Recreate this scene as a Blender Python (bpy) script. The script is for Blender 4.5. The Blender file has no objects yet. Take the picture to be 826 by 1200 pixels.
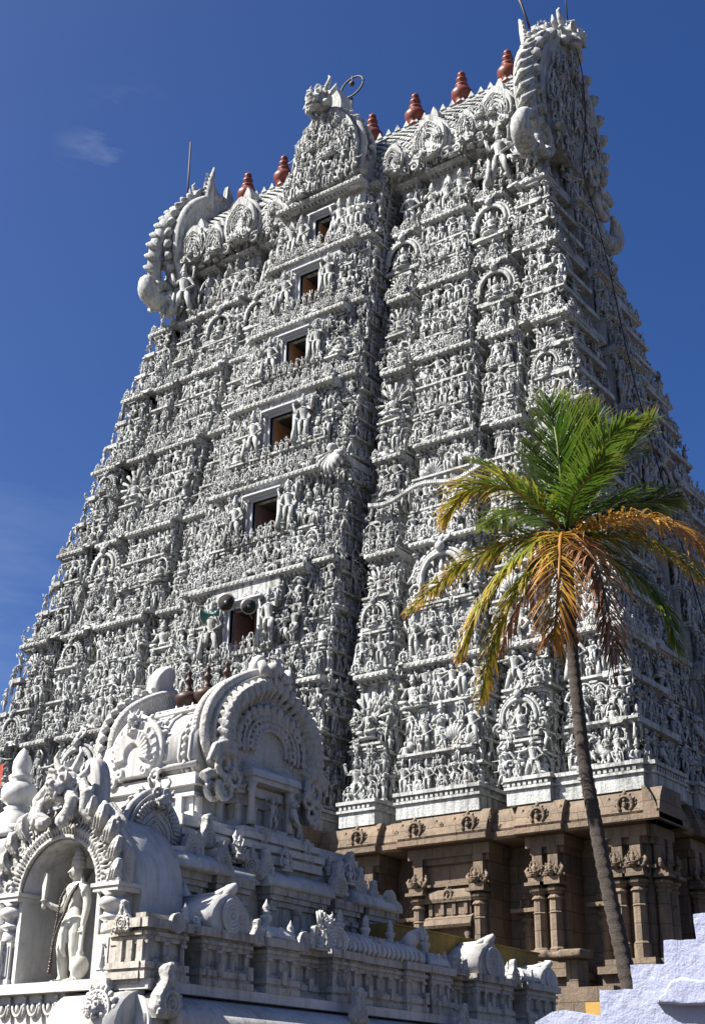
import bpy, math, random
import numpy as np
PI = math.pi
rs = np.random.RandomState(7)
def U(a, b): return float(rs.uniform(a, b))
S = bpy.context.scene
COL = S.collection

# ---------------------------------------------------------------- geometry kit
class Geo:
    """a bag of polygons: vertex array, flat loop list, polygon sizes, smooth flags, material slot"""
    def __init__(s):
        s.V = []; s.L = []; s.N = []; s.F = []; s.M = []; s.n = 0
    def add(s, v, loops, sizes, smooth=False, mat=0):
        v = np.asarray(v, float).reshape(-1, 3); loops = np.asarray(loops, np.int64); sizes = np.asarray(sizes, np.int64)
        s.V.append(v); s.L.append(loops + s.n); s.N.append(sizes)
        s.F.append(np.full(len(sizes), bool(smooth)) if np.isscalar(smooth) else smooth)
        s.M.append(np.full(len(sizes), mat, np.int64) if np.isscalar(mat) else mat)
        s.n += len(v); return s
    def pack(s):
        if len(s.V) != 1:
            if not s.V: s.V=[np.zeros((0,3))]; s.L=[np.zeros(0,np.int64)]; s.N=[np.zeros(0,np.int64)]; s.F=[np.zeros(0,bool)]; s.M=[np.zeros(0,np.int64)]
            s.V=[np.concatenate(s.V)]; s.L=[np.concatenate(s.L)]; s.N=[np.concatenate(s.N)]; s.F=[np.concatenate(s.F)]; s.M=[np.concatenate(s.M)]
        return s.V[0], s.L[0], s.N[0], s.F[0], s.M[0]
    def put(s, g, loc=(0,0,0), rz=0, sc=1, R=None, mat=None):
        v, l, n, f, m = g.pack()
        if not np.isscalar(sc): v = v*np.array(sc, float)
        elif sc != 1: v = v*sc
        if R is not None: v = v@np.asarray(R).T
        if rz:
            c, q = math.cos(rz), math.sin(rz)
            v = np.stack([v[:,0]*c-v[:,1]*q, v[:,0]*q+v[:,1]*c, v[:,2]], 1)
        s.add(v+np.array(loc, float), l, n, f, m if mat is None else mat); return s

def rot(rx=0, ry=0, rz=0):
    cx, sx, cy, sy, cz, sz = math.cos(rx), math.sin(rx), math.cos(ry), math.sin(ry), math.cos(rz), math.sin(rz)
    X = np.array([[1,0,0],[0,cx,-sx],[0,sx,cx]]); Yy = np.array([[cy,0,sy],[0,1,0],[-sy,0,cy]]); Z = np.array([[cz,-sz,0],[sz,cz,0],[0,0,1]])
    return Z@Yy@X
BOXL = [0,3,2,1, 4,5,6,7, 0,1,5,4, 1,2,6,5, 2,3,7,6, 3,0,4,7]
def box(x0,x1,y0,y1,z0,z1,mat=0,g=None):
    g = g or Geo()
    g.add([(x0,y0,z0),(x1,y0,z0),(x1,y1,z0),(x0,y1,z0),(x0,y0,z1),(x1,y0,z1),(x1,y1,z1),(x0,y1,z1)], BOXL, [4]*6, False, mat); return g
def frustum(x0,x1,y0,y1,z0,z1,ix,iy,g=None,mat=0):
    g = g or Geo()
    g.add([(x0,y0,z0),(x1,y0,z0),(x1,y1,z0),(x0,y1,z0),(x0+ix,y0+iy,z1),(x1-ix,y0+iy,z1),(x1-ix,y1-iy,z1),(x0+ix,y1-iy,z1)], BOXL, [4]*6, False, mat); return g
def tube(pts, rad, seg=6, g=None, smooth=True, mat=0, flat=1.0, up=None):
    g = g or Geo()
    P = np.asarray(pts, float); n = len(P)
    rad = np.full(n, rad) if np.isscalar(rad) else np.asarray(rad, float)
    T = np.gradient(P, axis=0); T /= (np.linalg.norm(T, axis=1)[:,None]+1e-9)
    a = np.array(up if up is not None else ((0,0,1) if abs(T[0][2]) < .9 else (1,0,0)), float)
    V = []
    for i in range(n):
        b = np.cross(T[i], a); b /= (np.linalg.norm(b)+1e-9); a = np.cross(b, T[i]); a /= (np.linalg.norm(a)+1e-9)
        th = np.arange(seg)*2*PI/seg
        V.append(P[i]+rad[i]*(np.cos(th)[:,None]*b*flat+np.sin(th)[:,None]*a))
    V = np.concatenate(V); L = []; N = []
    for i in range(n-1):
        for k in range(seg):
            k2 = (k+1) % seg
            L += [i*seg+k, i*seg+k2, (i+1)*seg+k2, (i+1)*seg+k]; N.append(4)
    L += list(range(seg))[::-1]; N.append(seg); L += [(n-1)*seg+k for k in range(seg)]; N.append(seg)
    g.add(V, L, N, smooth, mat); return g
def lathe(prof, seg=8, g=None, c=(0,0,0), smooth=True, mat=0, ph=0, sy=1):
    g = g or Geo(); n = len(prof); th = np.arange(seg)*2*PI/seg+ph
    V = np.concatenate([np.stack([r*np.cos(th), r*np.sin(th)*sy, np.full(seg, z)], 1) for r, z in prof])+np.array(c, float)
    L = []; N = []
    for i in range(n-1):
        for k in range(seg):
            k2 = (k+1) % seg
            L += [i*seg+k, i*seg+k2, (i+1)*seg+k2, (i+1)*seg+k]; N.append(4)
    L += list(range(seg))[::-1]; N.append(seg); L += [(n-1)*seg+k for k in range(seg)]; N.append(seg)
    g.add(V, L, N, smooth, mat); return g
def ball(c, r, g=None, seg=6, rings=4, mat=0):
    r = (r,r,r) if np.isscalar(r) else r
    pr = [(math.sin(PI*(i+.15)/(rings+.3))*1.0, -math.cos(PI*(i+.15)/(rings+.3))) for i in range(rings+1)]
    t = lathe(pr, seg)
    g = g or Geo(); g.put(t, c, sc=r, mat=mat); return g
def extr(poly, x0, x1, g=None, mat=0, smooth=False):
    """extrude a (y,z) polygon along x"""
    g = g or Geo(); n = len(poly)
    V = [(x0,y,z) for y,z in poly]+[(x1,y,z) for y,z in poly]
    L = list(range(n))+[n+k for k in range(n)][::-1]; N = [n,n]; F=[False,False]
    for k in range(n):
        k2 = (k+1) % n; L += [k, n+k, n+k2, k2]; N.append(4); F.append(smooth)
    g.add(V, L, N, np.array(F), mat); return g
def plate(poly, y0, y1, g=None, mat=0, bev=0.0):
    """(x,z) outline, thickness from y0 (outer face) to y1, optional bevelled outer edge"""
    g = g or Geo(); n = len(poly); P = np.array(poly, float)
    c = P.mean(0)
    Pi = c+(P-c)*(1-bev) if bev else P
    V = [(x,y0,z) for x,z in Pi]+[(x,y0+(.35*abs(y1-y0) if bev else 0)*(1 if y1>y0 else -1),z) for x,z in P]+[(x,y1,z) for x,z in P]
    L = list(range(n)); N=[n]
    for j in (0,1):
        for k in range(n):
            k2 = (k+1) % n; L += [j*n+k2, j*n+k, (j+1)*n+k, (j+1)*n+k2]; N.append(4)
    L += [2*n+k for k in range(n)][::-1]; N.append(n)
    g.add(V, L, N, False, mat); return g
def spiral(c, r, turns=1.4, th=.25, g=None, sgn=1, a0=0, y=0, seg=6, n=16, yo=0.0):
    a = np.linspace(0, turns*2*PI, n); R = r*(1-.82*a/a[-1])
    pts = np.stack([c[0]+sgn*R*np.cos(a+a0), np.full(n, y)-yo*a/a[-1], c[1]+R*np.sin(a+a0)], 1)
    return tube(pts, np.linspace(th*r, th*r*.45, n), seg, g, up=(0,1,0))
def arcpts(cx, cz, rx, rz_, a0, a1, n, y=0):
    a = np.radians(np.linspace(a0, a1, n)); return np.stack([cx+rx*np.cos(a), np.full(n, y), cz+rz_*np.sin(a)], 1)

def mesh_from(name, g, mats=()):
    v, l, n, f, m = g.pack()
    me = bpy.data.meshes.new(name)
    me.vertices.add(len(v)); me.vertices.foreach_set('co', v.astype(np.float32).ravel())
    me.loops.add(len(l)); me.loops.foreach_set('vertex_index', l.astype(np.int32))
    me.polygons.add(len(n)); st = np.concatenate([[0], np.cumsum(n)[:-1]]).astype(np.int32)
    me.polygons.foreach_set('loop_start', st)
    try: me.polygons.foreach_set('loop_total', n.astype(np.int32))
    except Exception: pass
    me.polygons.foreach_set('use_smooth', f.astype(bool))
    for x in mats: me.materials.append(x)
    me.polygons.foreach_set('material_index', m.astype(np.int32))
    me.update(); me.validate()
    return me
def obj(name, g, mat, parent=None, loc=(0,0,0), rz=0, me=None):
    mats = mat if isinstance(mat, (list, tuple)) else [mat]
    me = me or mesh_from(name, g, mats)
    o = bpy.data.objects.new(name, me); COL.objects.link(o)
    o.location = loc; o.rotation_euler = (0,0,rz)
    if parent is not None: o.parent = parent
    return o
def child(name, g, mat, parent):
    """g is in world coordinates, parent is an unrotated empty: keep the world position"""
    o = obj(name, g, mat, parent); p = np.zeros(3); q = parent
    while q is not None: p = p+np.array(q.location); q = q.parent
    o.location = -p; return o
def thing(name, label, cat, loc=(0,0,0), group=None):
    o = bpy.data.objects.new(name, None); COL.objects.link(o); o.location = loc
    return tag(o, label, cat, group)
def tag(o, label=None, cat=None, group=None, kind=None):
    if label: o['label'] = label
    if cat: o['category'] = cat
    if group: o['group'] = group
    if kind: o['kind'] = kind
    return o
def organic(g, voxel, smooth=2):
    """fuse overlapping primitives into one continuous carved surface"""
    me = mesh_from('tmp', g); o = bpy.data.objects.new('tmp', me); COL.objects.link(o)
    r = o.modifiers.new('r', 'REMESH'); r.mode = 'VOXEL'; r.voxel_size = voxel; r.use_smooth_shade = True
    if smooth:
        s = o.modifiers.new('s', 'SMOOTH'); s.iterations = smooth; s.factor = .5
    dg = bpy.context.evaluated_depsgraph_get(); dg.update(); ev = o.evaluated_get(dg); m = ev.to_mesh()
    v = np.zeros(len(m.vertices)*3, np.float32); m.vertices.foreach_get('co', v)
    l = np.zeros(len(m.loops), np.int32); m.loops.foreach_get('vertex_index', l)
    n = np.zeros(len(m.polygons), np.int32); m.polygons.foreach_get('loop_total', n)
    ev.to_mesh_clear(); bpy.data.objects.remove(o); bpy.data.meshes.remove(me)
    return Geo().add(v.reshape(-1,3), l, n, True)

# ---------------------------------------------------------------- materials
def nodes(name):
    m = bpy.data.materials.new(name); m.use_nodes = True; nt = m.node_tree; b = nt.nodes['Principled BSDF']
    return m, nt, b
def N(nt, t, **k):
    n = nt.nodes.new(t)
    for a, v in k.items():
        if a.startswith('i_'): n.inputs[a[2:].replace('_',' ')].default_value = v
        else: setattr(n, a, v)
    return n
def ramp(nt, src, stops):
    r = N(nt, 'ShaderNodeValToRGB'); e = r.color_ramp.elements
    while len(e) < len(stops): e.new(.5)
    for i, (p, c) in enumerate(stops):
        e[i].position = p; e[i].color = (*c, 1) if len(c) == 3 else c
    nt.links.new(src, r.inputs[0]); return r.outputs[0]
def noise(nt, scale, vec=None, detail=5, rough=.6, mapping=None):
    n = N(nt, 'ShaderNodeTexNoise'); n.inputs['Scale'].default_value = scale; n.inputs['Detail'].default_value = detail; n.inputs['Roughness'].default_value = rough
    if vec is None: vec = N(nt, 'ShaderNodeNewGeometry').outputs['Position']
    if mapping:
        mp = N(nt, 'ShaderNodeMapping'); mp.inputs['Scale'].default_value = mapping; nt.links.new(vec, mp.inputs[0]); vec = mp.outputs[0]
    nt.links.new(vec, n.inputs['Vector']); return n.outputs['Fac']
def mix(nt, fac, a, b, mode='MIX'):
    m = N(nt, 'ShaderNodeMix', data_type='RGBA', blend_type=mode)
    if isinstance(fac, (int,float)): m.inputs[0].default_value = fac
    else: nt.links.new(fac, m.inputs[0])
    for i, x in ((6,a),(7,b)):
        if isinstance(x, tuple): m.inputs[i].default_value = (*x,1)
        else: nt.links.new(x, m.inputs[i])
    return m.outputs[2]
def bump(nt, b, h, strength=.5, dist=.03):
    n = N(nt, 'ShaderNodeBump'); n.inputs['Strength'].default_value = strength; n.inputs['Distance'].default_value = dist
    nt.links.new(h, n.inputs['Height']); nt.links.new(n.outputs[0], b.inputs['Normal'])
def plaster(name, c1, c2, dirt, stain=(.25,.17,.1), amt=.5, fine=9, bs=.5, bd=.03, rough=.85, stain_amt=.35, streak=0):
    m, nt, b = nodes(name)
    a = mix(nt, ramp(nt, noise(nt, 1.6), [(.35,(0,0,0)),(.65,(1,1,1))]), c1, c2)
    s = ramp(nt, noise(nt, 3.0, mapping=(2.2,2.2,.35), detail=6, rough=.7), [(.48,(0,0,0)),(.72,(amt,)*3)])
    a = mix(nt, s, a, dirt)
    s2 = ramp(nt, noise(nt, fine, detail=4, rough=.75), [(.52,(0,0,0)),(.75,(amt*.9,)*3)])
    a = mix(nt, s2, a, dirt)
    s3 = ramp(nt, noise(nt, .9, mapping=(1,1,1.7), detail=7, rough=.75), [(.58,(0,0,0)),(.74,(stain_amt,)*3)])
    a = mix(nt, s3, a, stain)
    if streak:   # rain streaks of black mould and large unevenly repainted fields
        fld = ramp(nt, noise(nt, .22, detail=3), [(.45,(0,0,0)),(.60,(1,1,1))])
        st_ = ramp(nt, noise(nt, 2.4, mapping=(3.2,3.2,.16), detail=6, rough=.65), [(.50,(0,0,0)),(.64,(streak,)*3)])
        a = mix(nt, mix(nt, 1.0, st_, mix(nt, .55, fld, (1,1,1)), 'MULTIPLY'), a, tuple(x*.6 for x in dirt))
        a = mix(nt, ramp(nt, noise(nt, .35, detail=2), [(.50,(0,0,0)),(.56,(.22,.22,.22))]), a, tuple(min(.9,x*1.35) for x in c1))
    nt.links.new(a, b.inputs['Base Color']); b.inputs['Roughness'].default_value = rough
    b.inputs['Specular IOR Level'].default_value = .25
    bump(nt, b, noise(nt, fine*2.2, detail=6, rough=.7), bs, bd); return m
M = {}
M['tower'] = plaster('tower_whitewash', (.45,.465,.46), (.35,.36,.355), (.10,.10,.095), (.17,.115,.075), 1.0, 7, .7, .06, stain_amt=.85, streak=.75)
M['shrine'] = plaster('shrine_whitewash', (.48,.48,.47), (.42,.415,.40), (.22,.20,.17), (.28,.19,.11), .6, 10, .4, .014, stain_amt=.6, streak=.5)
M['carved'] = plaster('carved_shrine_plaster', (.49,.49,.475), (.41,.405,.38), (.18,.165,.14), (.27,.20,.13), .7, 26, .9, .018, stain_amt=.5)
M['shrinewall'] = plaster('stained_shrine_wall', (.43,.41,.37), (.36,.33,.285), (.10,.085,.07), (.27,.19,.12), .9, 9, .5, .015, stain_amt=.75, streak=.8)
M['stone'] = plaster('brown_granite', (.215,.16,.112), (.165,.125,.09), (.07,.054,.044), (.26,.195,.145), .6, 6, .8, .04)
def stone_blocks():
    m = M['stone']; nt = m.node_tree; b = nt.nodes['Principled BSDF']
    ps = N(nt, 'ShaderNodeNewGeometry').outputs['Position']; sx = N(nt, 'ShaderNodeSeparateXYZ'); nt.links.new(ps, sx.inputs[0])
    ad = N(nt, 'ShaderNodeMath', operation='ADD'); nt.links.new(sx.outputs[0], ad.inputs[0]); nt.links.new(sx.outputs[1], ad.inputs[1])
    cb = N(nt, 'ShaderNodeCombineXYZ'); nt.links.new(ad.outputs[0], cb.inputs[0]); nt.links.new(sx.outputs[2], cb.inputs[1])
    br = N(nt, 'ShaderNodeTexBrick'); nt.links.new(cb.outputs[0], br.inputs['Vector'])
    for k_, v_ in (('Scale',1.0),('Mortar Size',.012),('Mortar Smooth',.4),('Brick Width',1.25),('Row Height',.47)): br.inputs[k_].default_value = v_
    br.inputs['Color1'].default_value = (1,1,1,1); br.inputs['Color2'].default_value = (.62,.66,.70,1); br.inputs['Mortar'].default_value = (.25,.22,.2,1)
    old = b.inputs['Base Color'].links[0].from_socket
    nt.links.new(mix(nt, .85, old, br.outputs['Color'], 'MULTIPLY'), b.inputs['Base Color'])
stone_blocks()
M['lilac'] = plaster('lilac_limewash', (.245,.265,.375), (.285,.305,.40), (.22,.24,.34), (.30,.30,.36), .6, 3.2, .8, .05, stain_amt=.6)
M['yellow'] = plaster('yellow_ochre_wash', (.30,.19,.04), (.24,.155,.04), (.12,.10,.05), (.2,.15,.07), .85, 4, .5, .03, stain_amt=.8)
M['yellow2'] = plaster('bright_yellow_wash', (.38,.24,.06), (.34,.21,.06), (.4,.28,.1), amt=.3, bs=.3)
M['red'] = plaster('red_oxide_paint', (.15,.04,.028), (.12,.03,.022), (.12,.04,.03), (.4,.14,.09), .35, 8, .2, .01, rough=.42)
M['darkcopper'] = plaster('dark_brown_finial', (.05,.026,.02), (.038,.02,.017), (.03,.02,.02), (.2,.1,.07), .4, 12, .3, .01, rough=.45)
M['wood'] = plaster('orange_brown_door_wood', (.42,.20,.09), (.34,.15,.07), (.15,.07,.04), amt=.4, fine=6, bs=.3)
M['wood2'] = plaster('dull_maroon_door_wood', (.20,.11,.09), (.16,.09,.08), (.08,.05,.05), amt=.4, fine=6, bs=.3)
M['frame'] = plaster('pale_door_frame', (.42,.44,.48), (.35,.37,.42), (.3,.3,.32), amt=.4, bs=.2)
M['dark'] = plaster('painted_interior_shade', (.05,.045,.04), (.035,.03,.03), (.02,.02,.02), amt=.3)  # near-black colour standing in for the shade inside the doorways
M['skin'] = plaster('statue_plaster', (.56,.56,.52), (.46,.45,.40), (.24,.21,.15), (.36,.29,.17), .6, 14, .3, .006, stain_amt=.6)
M['ground'] = plaster('dusty_ground', (.085,.07,.055), (.06,.055,.045), (.14,.12,.10), amt=.5, fine=2)
def simple(name, c, rough=.6, metal=0, var=.25, sc=20):
    m, nt, b = nodes(name)
    a = mix(nt, ramp(nt, noise(nt, sc), [(.35,(0,0,0)),(.65,(1,1,1))]), c, tuple(x*(1-var) for x in c))
    nt.links.new(a, b.inputs['Base Color']); b.inputs['Roughness'].default_value = rough; b.inputs['Metallic'].default_value = metal
    return m
M['iron'] = simple('rusty_iron', (.05,.035,.03), .7)
M['cable'] = simple('black_cable', (.02,.018,.018), .6)
M['horn_green'] = simple('green_horn_paint', (.03,.13,.10), .45)
M['horn_grey'] = simple('grey_horn_metal', (.24,.23,.22), .45, .2)
M['horn_dark'] = simple('horn_throat', (.012,.012,.012), .95)
M['bead'] = simple('dark_red_beads', (.03,.014,.011), .5)
M['cloth'] = simple('orange_red_cloth', (.36,.04,.012), .8)
M['trunk'] = None
def leafmat(name, stops, trans=.35):
    m, nt, b = nodes(name)
    at = N(nt, 'ShaderNodeAttribute', attribute_name='t')
    v = N(nt, 'ShaderNodeMath', operation='ADD'); nt.links.new(at.outputs['Fac'], v.inputs[0])
    nz = N(nt, 'ShaderNodeMath', operation='MULTIPLY_ADD'); nt.links.new(noise(nt, 3.0, detail=4), nz.inputs[0]); nz.inputs[1].default_value = .55; nz.inputs[2].default_value = -.27
    nt.links.new(nz.outputs[0], v.inputs[1])
    c = ramp(nt, v.outputs[0], stops)
    nt.links.new(c, b.inputs['Base Color']); b.inputs['Roughness'].default_value = .42; b.inputs['Specular IOR Level'].default_value = .5
    tr = N(nt, 'ShaderNodeBsdfTranslucent'); nt.links.new(c, tr.inputs[0])
    mx = N(nt, 'ShaderNodeMixShader'); mx.inputs[0].default_value = trans
    nt.links.new(b.outputs[0], mx.inputs[1]); nt.links.new(tr.outputs[0], mx.inputs[2])
    nt.links.new(mx.outputs[0], nt.nodes['Material Output'].inputs[0]); return m
GREEN = leafmat('green_palm_leaf', [(0,(.035,.082,.011)),(.5,(.062,.12,.013)),(.82,(.13,.175,.025)),(1,(.26,.20,.035))])
YELL = leafmat('yellowing_palm_leaf', [(0,(.055,.11,.012)),(.35,(.12,.17,.018)),(.60,(.27,.23,.025)),(.85,(.40,.22,.03)),(1,(.36,.14,.03))])
ORNG = leafmat('orange_brown_palm_leaf', [(0,(.24,.16,.03)),(.35,(.42,.24,.04)),(.7,(.36,.17,.04)),(1,(.22,.11,.04))])
DEAD = leafmat('dead_brown_palm_leaf', [(0,(.25,.12,.06)),(.4,(.20,.09,.05)),(1,(.12,.065,.04))], .15)
def trunkmat():
    m, nt, b = nodes('ringed_palm_bark')
    a = mix(nt, ramp(nt, noise(nt, 7, mapping=(1,1,3)), [(.3,(0,0,0)),(.7,(1,1,1))]), (.028,.022,.018), (.07,.054,.045))
    nt.links.new(a, b.inputs['Base Color']); b.inputs['Roughness'].default_value = .9
    bump(nt, b, noise(nt, 22, detail=6, rough=.7, mapping=(1,1,2.5)), .9, .05); return m
M['trunk'] = trunkmat()

def carve(m, scale, k):
    nt = m.node_tree; b = nt.nodes['Principled BSDF']; bn = b.inputs['Normal'].links[0].from_node
    v = N(nt, 'ShaderNodeTexVoronoi', feature='SMOOTH_F1'); v.inputs['Scale'].default_value = scale
    w = N(nt, 'ShaderNodeTexWave', wave_type='RINGS'); w.inputs['Scale'].default_value = scale*.28; w.inputs['Distortion'].default_value = 9; w.inputs['Detail'].default_value = 2
    g = N(nt, 'ShaderNodeNewGeometry').outputs['Position']; nt.links.new(g, v.inputs['Vector']); nt.links.new(g, w.inputs['Vector'])
    a = N(nt, 'ShaderNodeMath', operation='MULTIPLY_ADD'); nt.links.new(w.outputs['Fac'], a.inputs[0]); a.inputs[1].default_value = .7; nt.links.new(v.outputs['Distance'], a.inputs[2])
    b2 = N(nt, 'ShaderNodeBump'); b2.inputs['Strength'].default_value = k; b2.inputs['Distance'].default_value = .03
    nt.links.new(a.outputs[0], b2.inputs['Height']); nt.links.new(bn.outputs[0], b2.inputs['Normal']); nt.links.new(b2.outputs[0], b.inputs['Normal'])
carve(M['carved'], 16, .55)
# ---------------------------------------------------------------- small sculpture templates (unit height, facing -y)
def crown(g, z, k):
    if k == 0: lathe([(.055,z-.02),(.066,z+.01),(.05,z+.03),(.052,z+.07),(.03,z+.10),(.032,z+.12),(.006,z+.16)], 7, g)
    elif k == 1: lathe([(.06,z-.02),(.055,z+.04),(.02,z+.07)], 7, g); ball((0,.02,z+.06), .035, g)
    elif k == 2: lathe([(.06,z-.02),(.075,z+.02),(.045,z+.05),(.05,z+.09),(.01,z+.20)], 7, g)
    else: ball((0,.02,z+.02), (.065,.06,.06), g)
ARM = dict(down=((.17,.0,.63),(.155,-.05,.47)), hip=((.215,.03,.63),(.10,-.05,.53)), up=((.2,-.02,.70),(.235,-.06,.92)), bless=((.17,0,.64),(.15,-.14,.75)),
           nam=((.15,-.05,.64),(.015,-.13,.72)), over=((.17,0,.93),(.05,0,1.07)), out=((.21,0,.74),(.36,-.04,.72)))
def figure(L='down', Rr='hip', legs='straight', cr=0, extra=0, club=None, fem=False, aura=0, seg=6):
    g = Geo(); sw = .02 if legs != 'straight' else 0
    for sg in (-1, 1):
        hip = (sg*.058+sw,0,.49)
        if legs == 'straight': kn, an = (sg*.07,-.02,.27), (sg*.075,.01,.03)
        elif legs == 'bend': kn, an = ((sg*.13,-.06,.28),(sg*.10,.0,.03)) if sg > 0 else ((sg*.05,0,.27),(sg*.045,.01,.03))
        elif legs == 'dance': kn, an = ((sg*.19,-.08,.40),(sg*.07,-.1,.24)) if sg > 0 else ((sg*.07,-.02,.26),(sg*.02,.01,.03))
        elif legs == 'lunge': kn, an = ((sg*.17,-.06,.27),(sg*.22,-.02,.03)) if sg > 0 else ((sg*.12,.0,.27),(sg*.2,.02,.03))
        tube([hip, kn, an], [.066,.047,.034], seg, g)
        box(an[0]-.028,an[0]+.028,an[1]-.10,an[1]+.02,an[2]-.03,an[2]+.005, g=g)
    lathe([(.105,.40),(.10,.47),(.078,.54),(.062 if fem else .074,.59),(.088,.67),(.105,.735),(.095,.79),(.035,.815),(.032,.85)], 8, g, (sw,0,0), sy=.72)
    lathe([(.115,.47),(.12,.49),(.105,.51)], 8, g, (sw,0,0), sy=.8)
    lathe([(.07,.775),(.085,.765),(.06,.80)], 8, g, (sw,-.01,0), sy=.8)
    tube([(sw,-.09,.48),(sw,-.10,.38),(sw,-.08,.25)], [.035,.028,.012], 5, g)
    if fem:
        for sg in (-1,1): ball((sw+sg*.042,-.075,.71), .038, g)
    ball((sw,-.01,.895), (.05,.056,.062), g, 7, 5)
    for sg in (-1,1): ball((sw+sg*.058,0,.885), (.016,.02,.03), g, 4, 2)
    crown(g, .93, cr)
    for sg, ps in ((-1, L), (1, Rr)):
        e, h = ARM[ps]
        tube([(sw+sg*.09,0,.785),(sw+sg*.125,0,.765),(sg*e[0]+sw,e[1],e[2]),(sg*h[0]+sw,h[1],h[2])], [.035,.037,.028,.022], seg, g)
        ball((sg*h[0]+sw,h[1],h[2]), .028, g, 5, 3)
    for k in range(extra):
        sg = -1 if k % 2 else 1
        tube([(sg*.09,.03,.77),(sg*(.20+.02*k),.03,.80-.03*k),(sg*(.22+.02*k),.01,.97-.06*k)], [.03,.026,.02], 5, g)
        ball((sg*(.22+.02*k),.01,1.0-.06*k), (.035,.02,.045), g, 5, 3)
    if club: tube([(club*.17,-.08,.02),(club*.165,-.08,.2),(club*.15,-.06,.5)], [.06,.045,.018], 6, g)
    if aura: tube(arcpts(0,.55,.27,.60,-20,200,14,.05), .028, 5, g, up=(0,1,0))
    return g
def seated(cr=0, extra=0, aura=1, fat=0):
    g = Geo(); d = -.40
    for sg in (-1,1): tube([(sg*.06,0,.07),(sg*.20,-.10,.085),(sg*.03,-.19,.05)], [.07,.05,.035], 6, g)
    lathe([(.12+fat,.03),(.10+fat,.12),(.07+fat,.19),(.088+fat*.5,.27),(.105,.335),(.095,.39),(.035,.415),(.03,.45)], 8, g, sy=.75)
    ball((0,-.01,.495), (.05,.055,.062), g, 7, 5); crown(g, .53, cr)
    for sg, (e, h) in ((-1, ((.18,-.02,.24),(.15,-.14,.16))), (1, ((.17,0,.25),(.15,-.13,.36)))):
        tube([(sg*.09,0,.385),(sg*.125,0,.365),(sg*e[0],e[1],e[2]),(sg*h[0],h[1],h[2])], [.035,.036,.028,.022], 6, g)
    for k in range(extra):
        sg = -1 if k % 2 else 1
        tube([(sg*.09,.03,.37),(sg*(.20+.02*k),.03,.42),(sg*(.22+.02*k),.01,.58-.05*k)], [.03,.026,.02], 5, g)
    lathe([(.23,-.06),(.25,-.03),(.22,0),(.24,.03),(.20,.04)], 9, g, sy=.75)
    if aura:
        tube(arcpts(0,.32,.27,.40,-35,215,14,.04), .03, 5, g, up=(0,1,0))
        for p in arcpts(0,.32,.31,.45,-20,200,11,.04): ball(p, .03, g, 4, 3)
    return g
def beast():
    g = Geo()
    tube([(.22,.0,.36),(.05,-.02,.44),(-.10,-.05,.55),(-.2,-.08,.72)], [.12,.13,.12,.07], 7, g)
    ball((-.24,-.13,.80), (.07,.11,.08), g, 7, 4); ball((-.25,-.23,.76), (.05,.06,.045), g, 6, 3)
    for x, k, f in ((.24,(.33,-.03,.2),(.26,-.02,0)), (.17,(.2,-.12,.2),(.12,-.1,0)), (-.14,(-.28,-.16,.45),(-.22,-.24,.30)), (-.1,(-.2,-.22,.36),(-.1,-.26,.22))):
        tube([(x,-.04,.42), k, f], [.07,.045,.03], 6, g)
    tube([(.3,.02,.4),(.42,.02,.5),(.38,.02,.68)], [.03,.025,.03], 5, g)
    for k in range(6): ball((-.12-.02*k,.02-.01*k,.58+.055*k), .045, g, 5, 3)
    g.put(seated(0,0,0), (.06,.0,.55), sc=.62); return g
def vase():
    g = lathe([(.10,0),(.12,.04),(.07,.09),(.13,.17),(.17,.27),(.15,.36),(.06,.42),(.09,.46),(.11,.50),(.05,.56),(.07,.62),(.045,.70),(.012,.85)], 10); return g
def fan(n=9):
    g = Geo()
    for k in range(n):
        a = math.radians(18+144*k/(n-1)); c, s = math.cos(a), math.sin(a)
        tube([(.06*c,-.02,.12+.06*s),(.24*c,-.09,.12+.30*s),(.30*c,-.05,.12+.42*s)], [.02,.05,.035], 5, g)
        ball((.31*c,-.04,.13+.44*s), .035, g, 4, 3)
    lathe([(.09,0),(.12,.06),(.05,.14),(.02,.2)], 7, g); return g
def kudu():
    g = Geo(); tube(arcpts(0,.24,.17,.19,-50,230,14,-.02), .045, 5, g, up=(0,1,0))
    for p in arcpts(0,.24,.235,.26,-30,210,9,0): ball(p, .035, g, 4, 3)
    plate([(x,z) for x,_,z in arcpts(0,.24,.17,.19,-60,240,12)], .0, .06, g); ball((0,-.05,.22), (.06,.04,.08), g, 5, 4); ball((0,-.06,.33), .035, g, 5, 3)
    tube([(0,0,.42),(0,-.02,.5),(0,0,.60)], [.05,.05,.01], 5, g)
    for sg in (-1,1): spiral((sg*.25,.06), .09, 1.1, .35, g, sg, -.5, -.01, 5, 9)
    return g
def archgroup():
    g = Geo()
    tube(arcpts(0,.42,.36,.40,-12,192,20,-.08), .045, 6, g, up=(0,1,0)); tube(arcpts(0,.42,.44,.48,-8,188,20,-.04), .035, 6, g, up=(0,1,0))
    for p in arcpts(0,.42,.50,.55,-5,185,19,-.02): ball(p, .04, g, 5, 3)
    ball((0,-.12,.92), (.09,.08,.09), g, 7, 4); tube([(0,-.1,.98),(0,-.06,1.08),(0,0,1.18)], [.06,.05,.01], 5, g)
    for sg in (-1,1):
        tube([(sg*.06,-.1,.99),(sg*.16,-.1,1.05),(sg*.15,-.08,1.14)], [.03,.03,.01], 5, g)
        spiral((sg*.47,.28), .12, 1.3, .3, g, sg, -.5, -.06, 5, 11)
        g.put(figure('hip','down',cr=1), (sg*.24,-.02,.15), sc=.40)
    box(-.42,.42,-.12,.05,.06,.14,g=g); g.put(seated(0,2,0), (0,-.08,.19), sc=.75); return g
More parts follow.
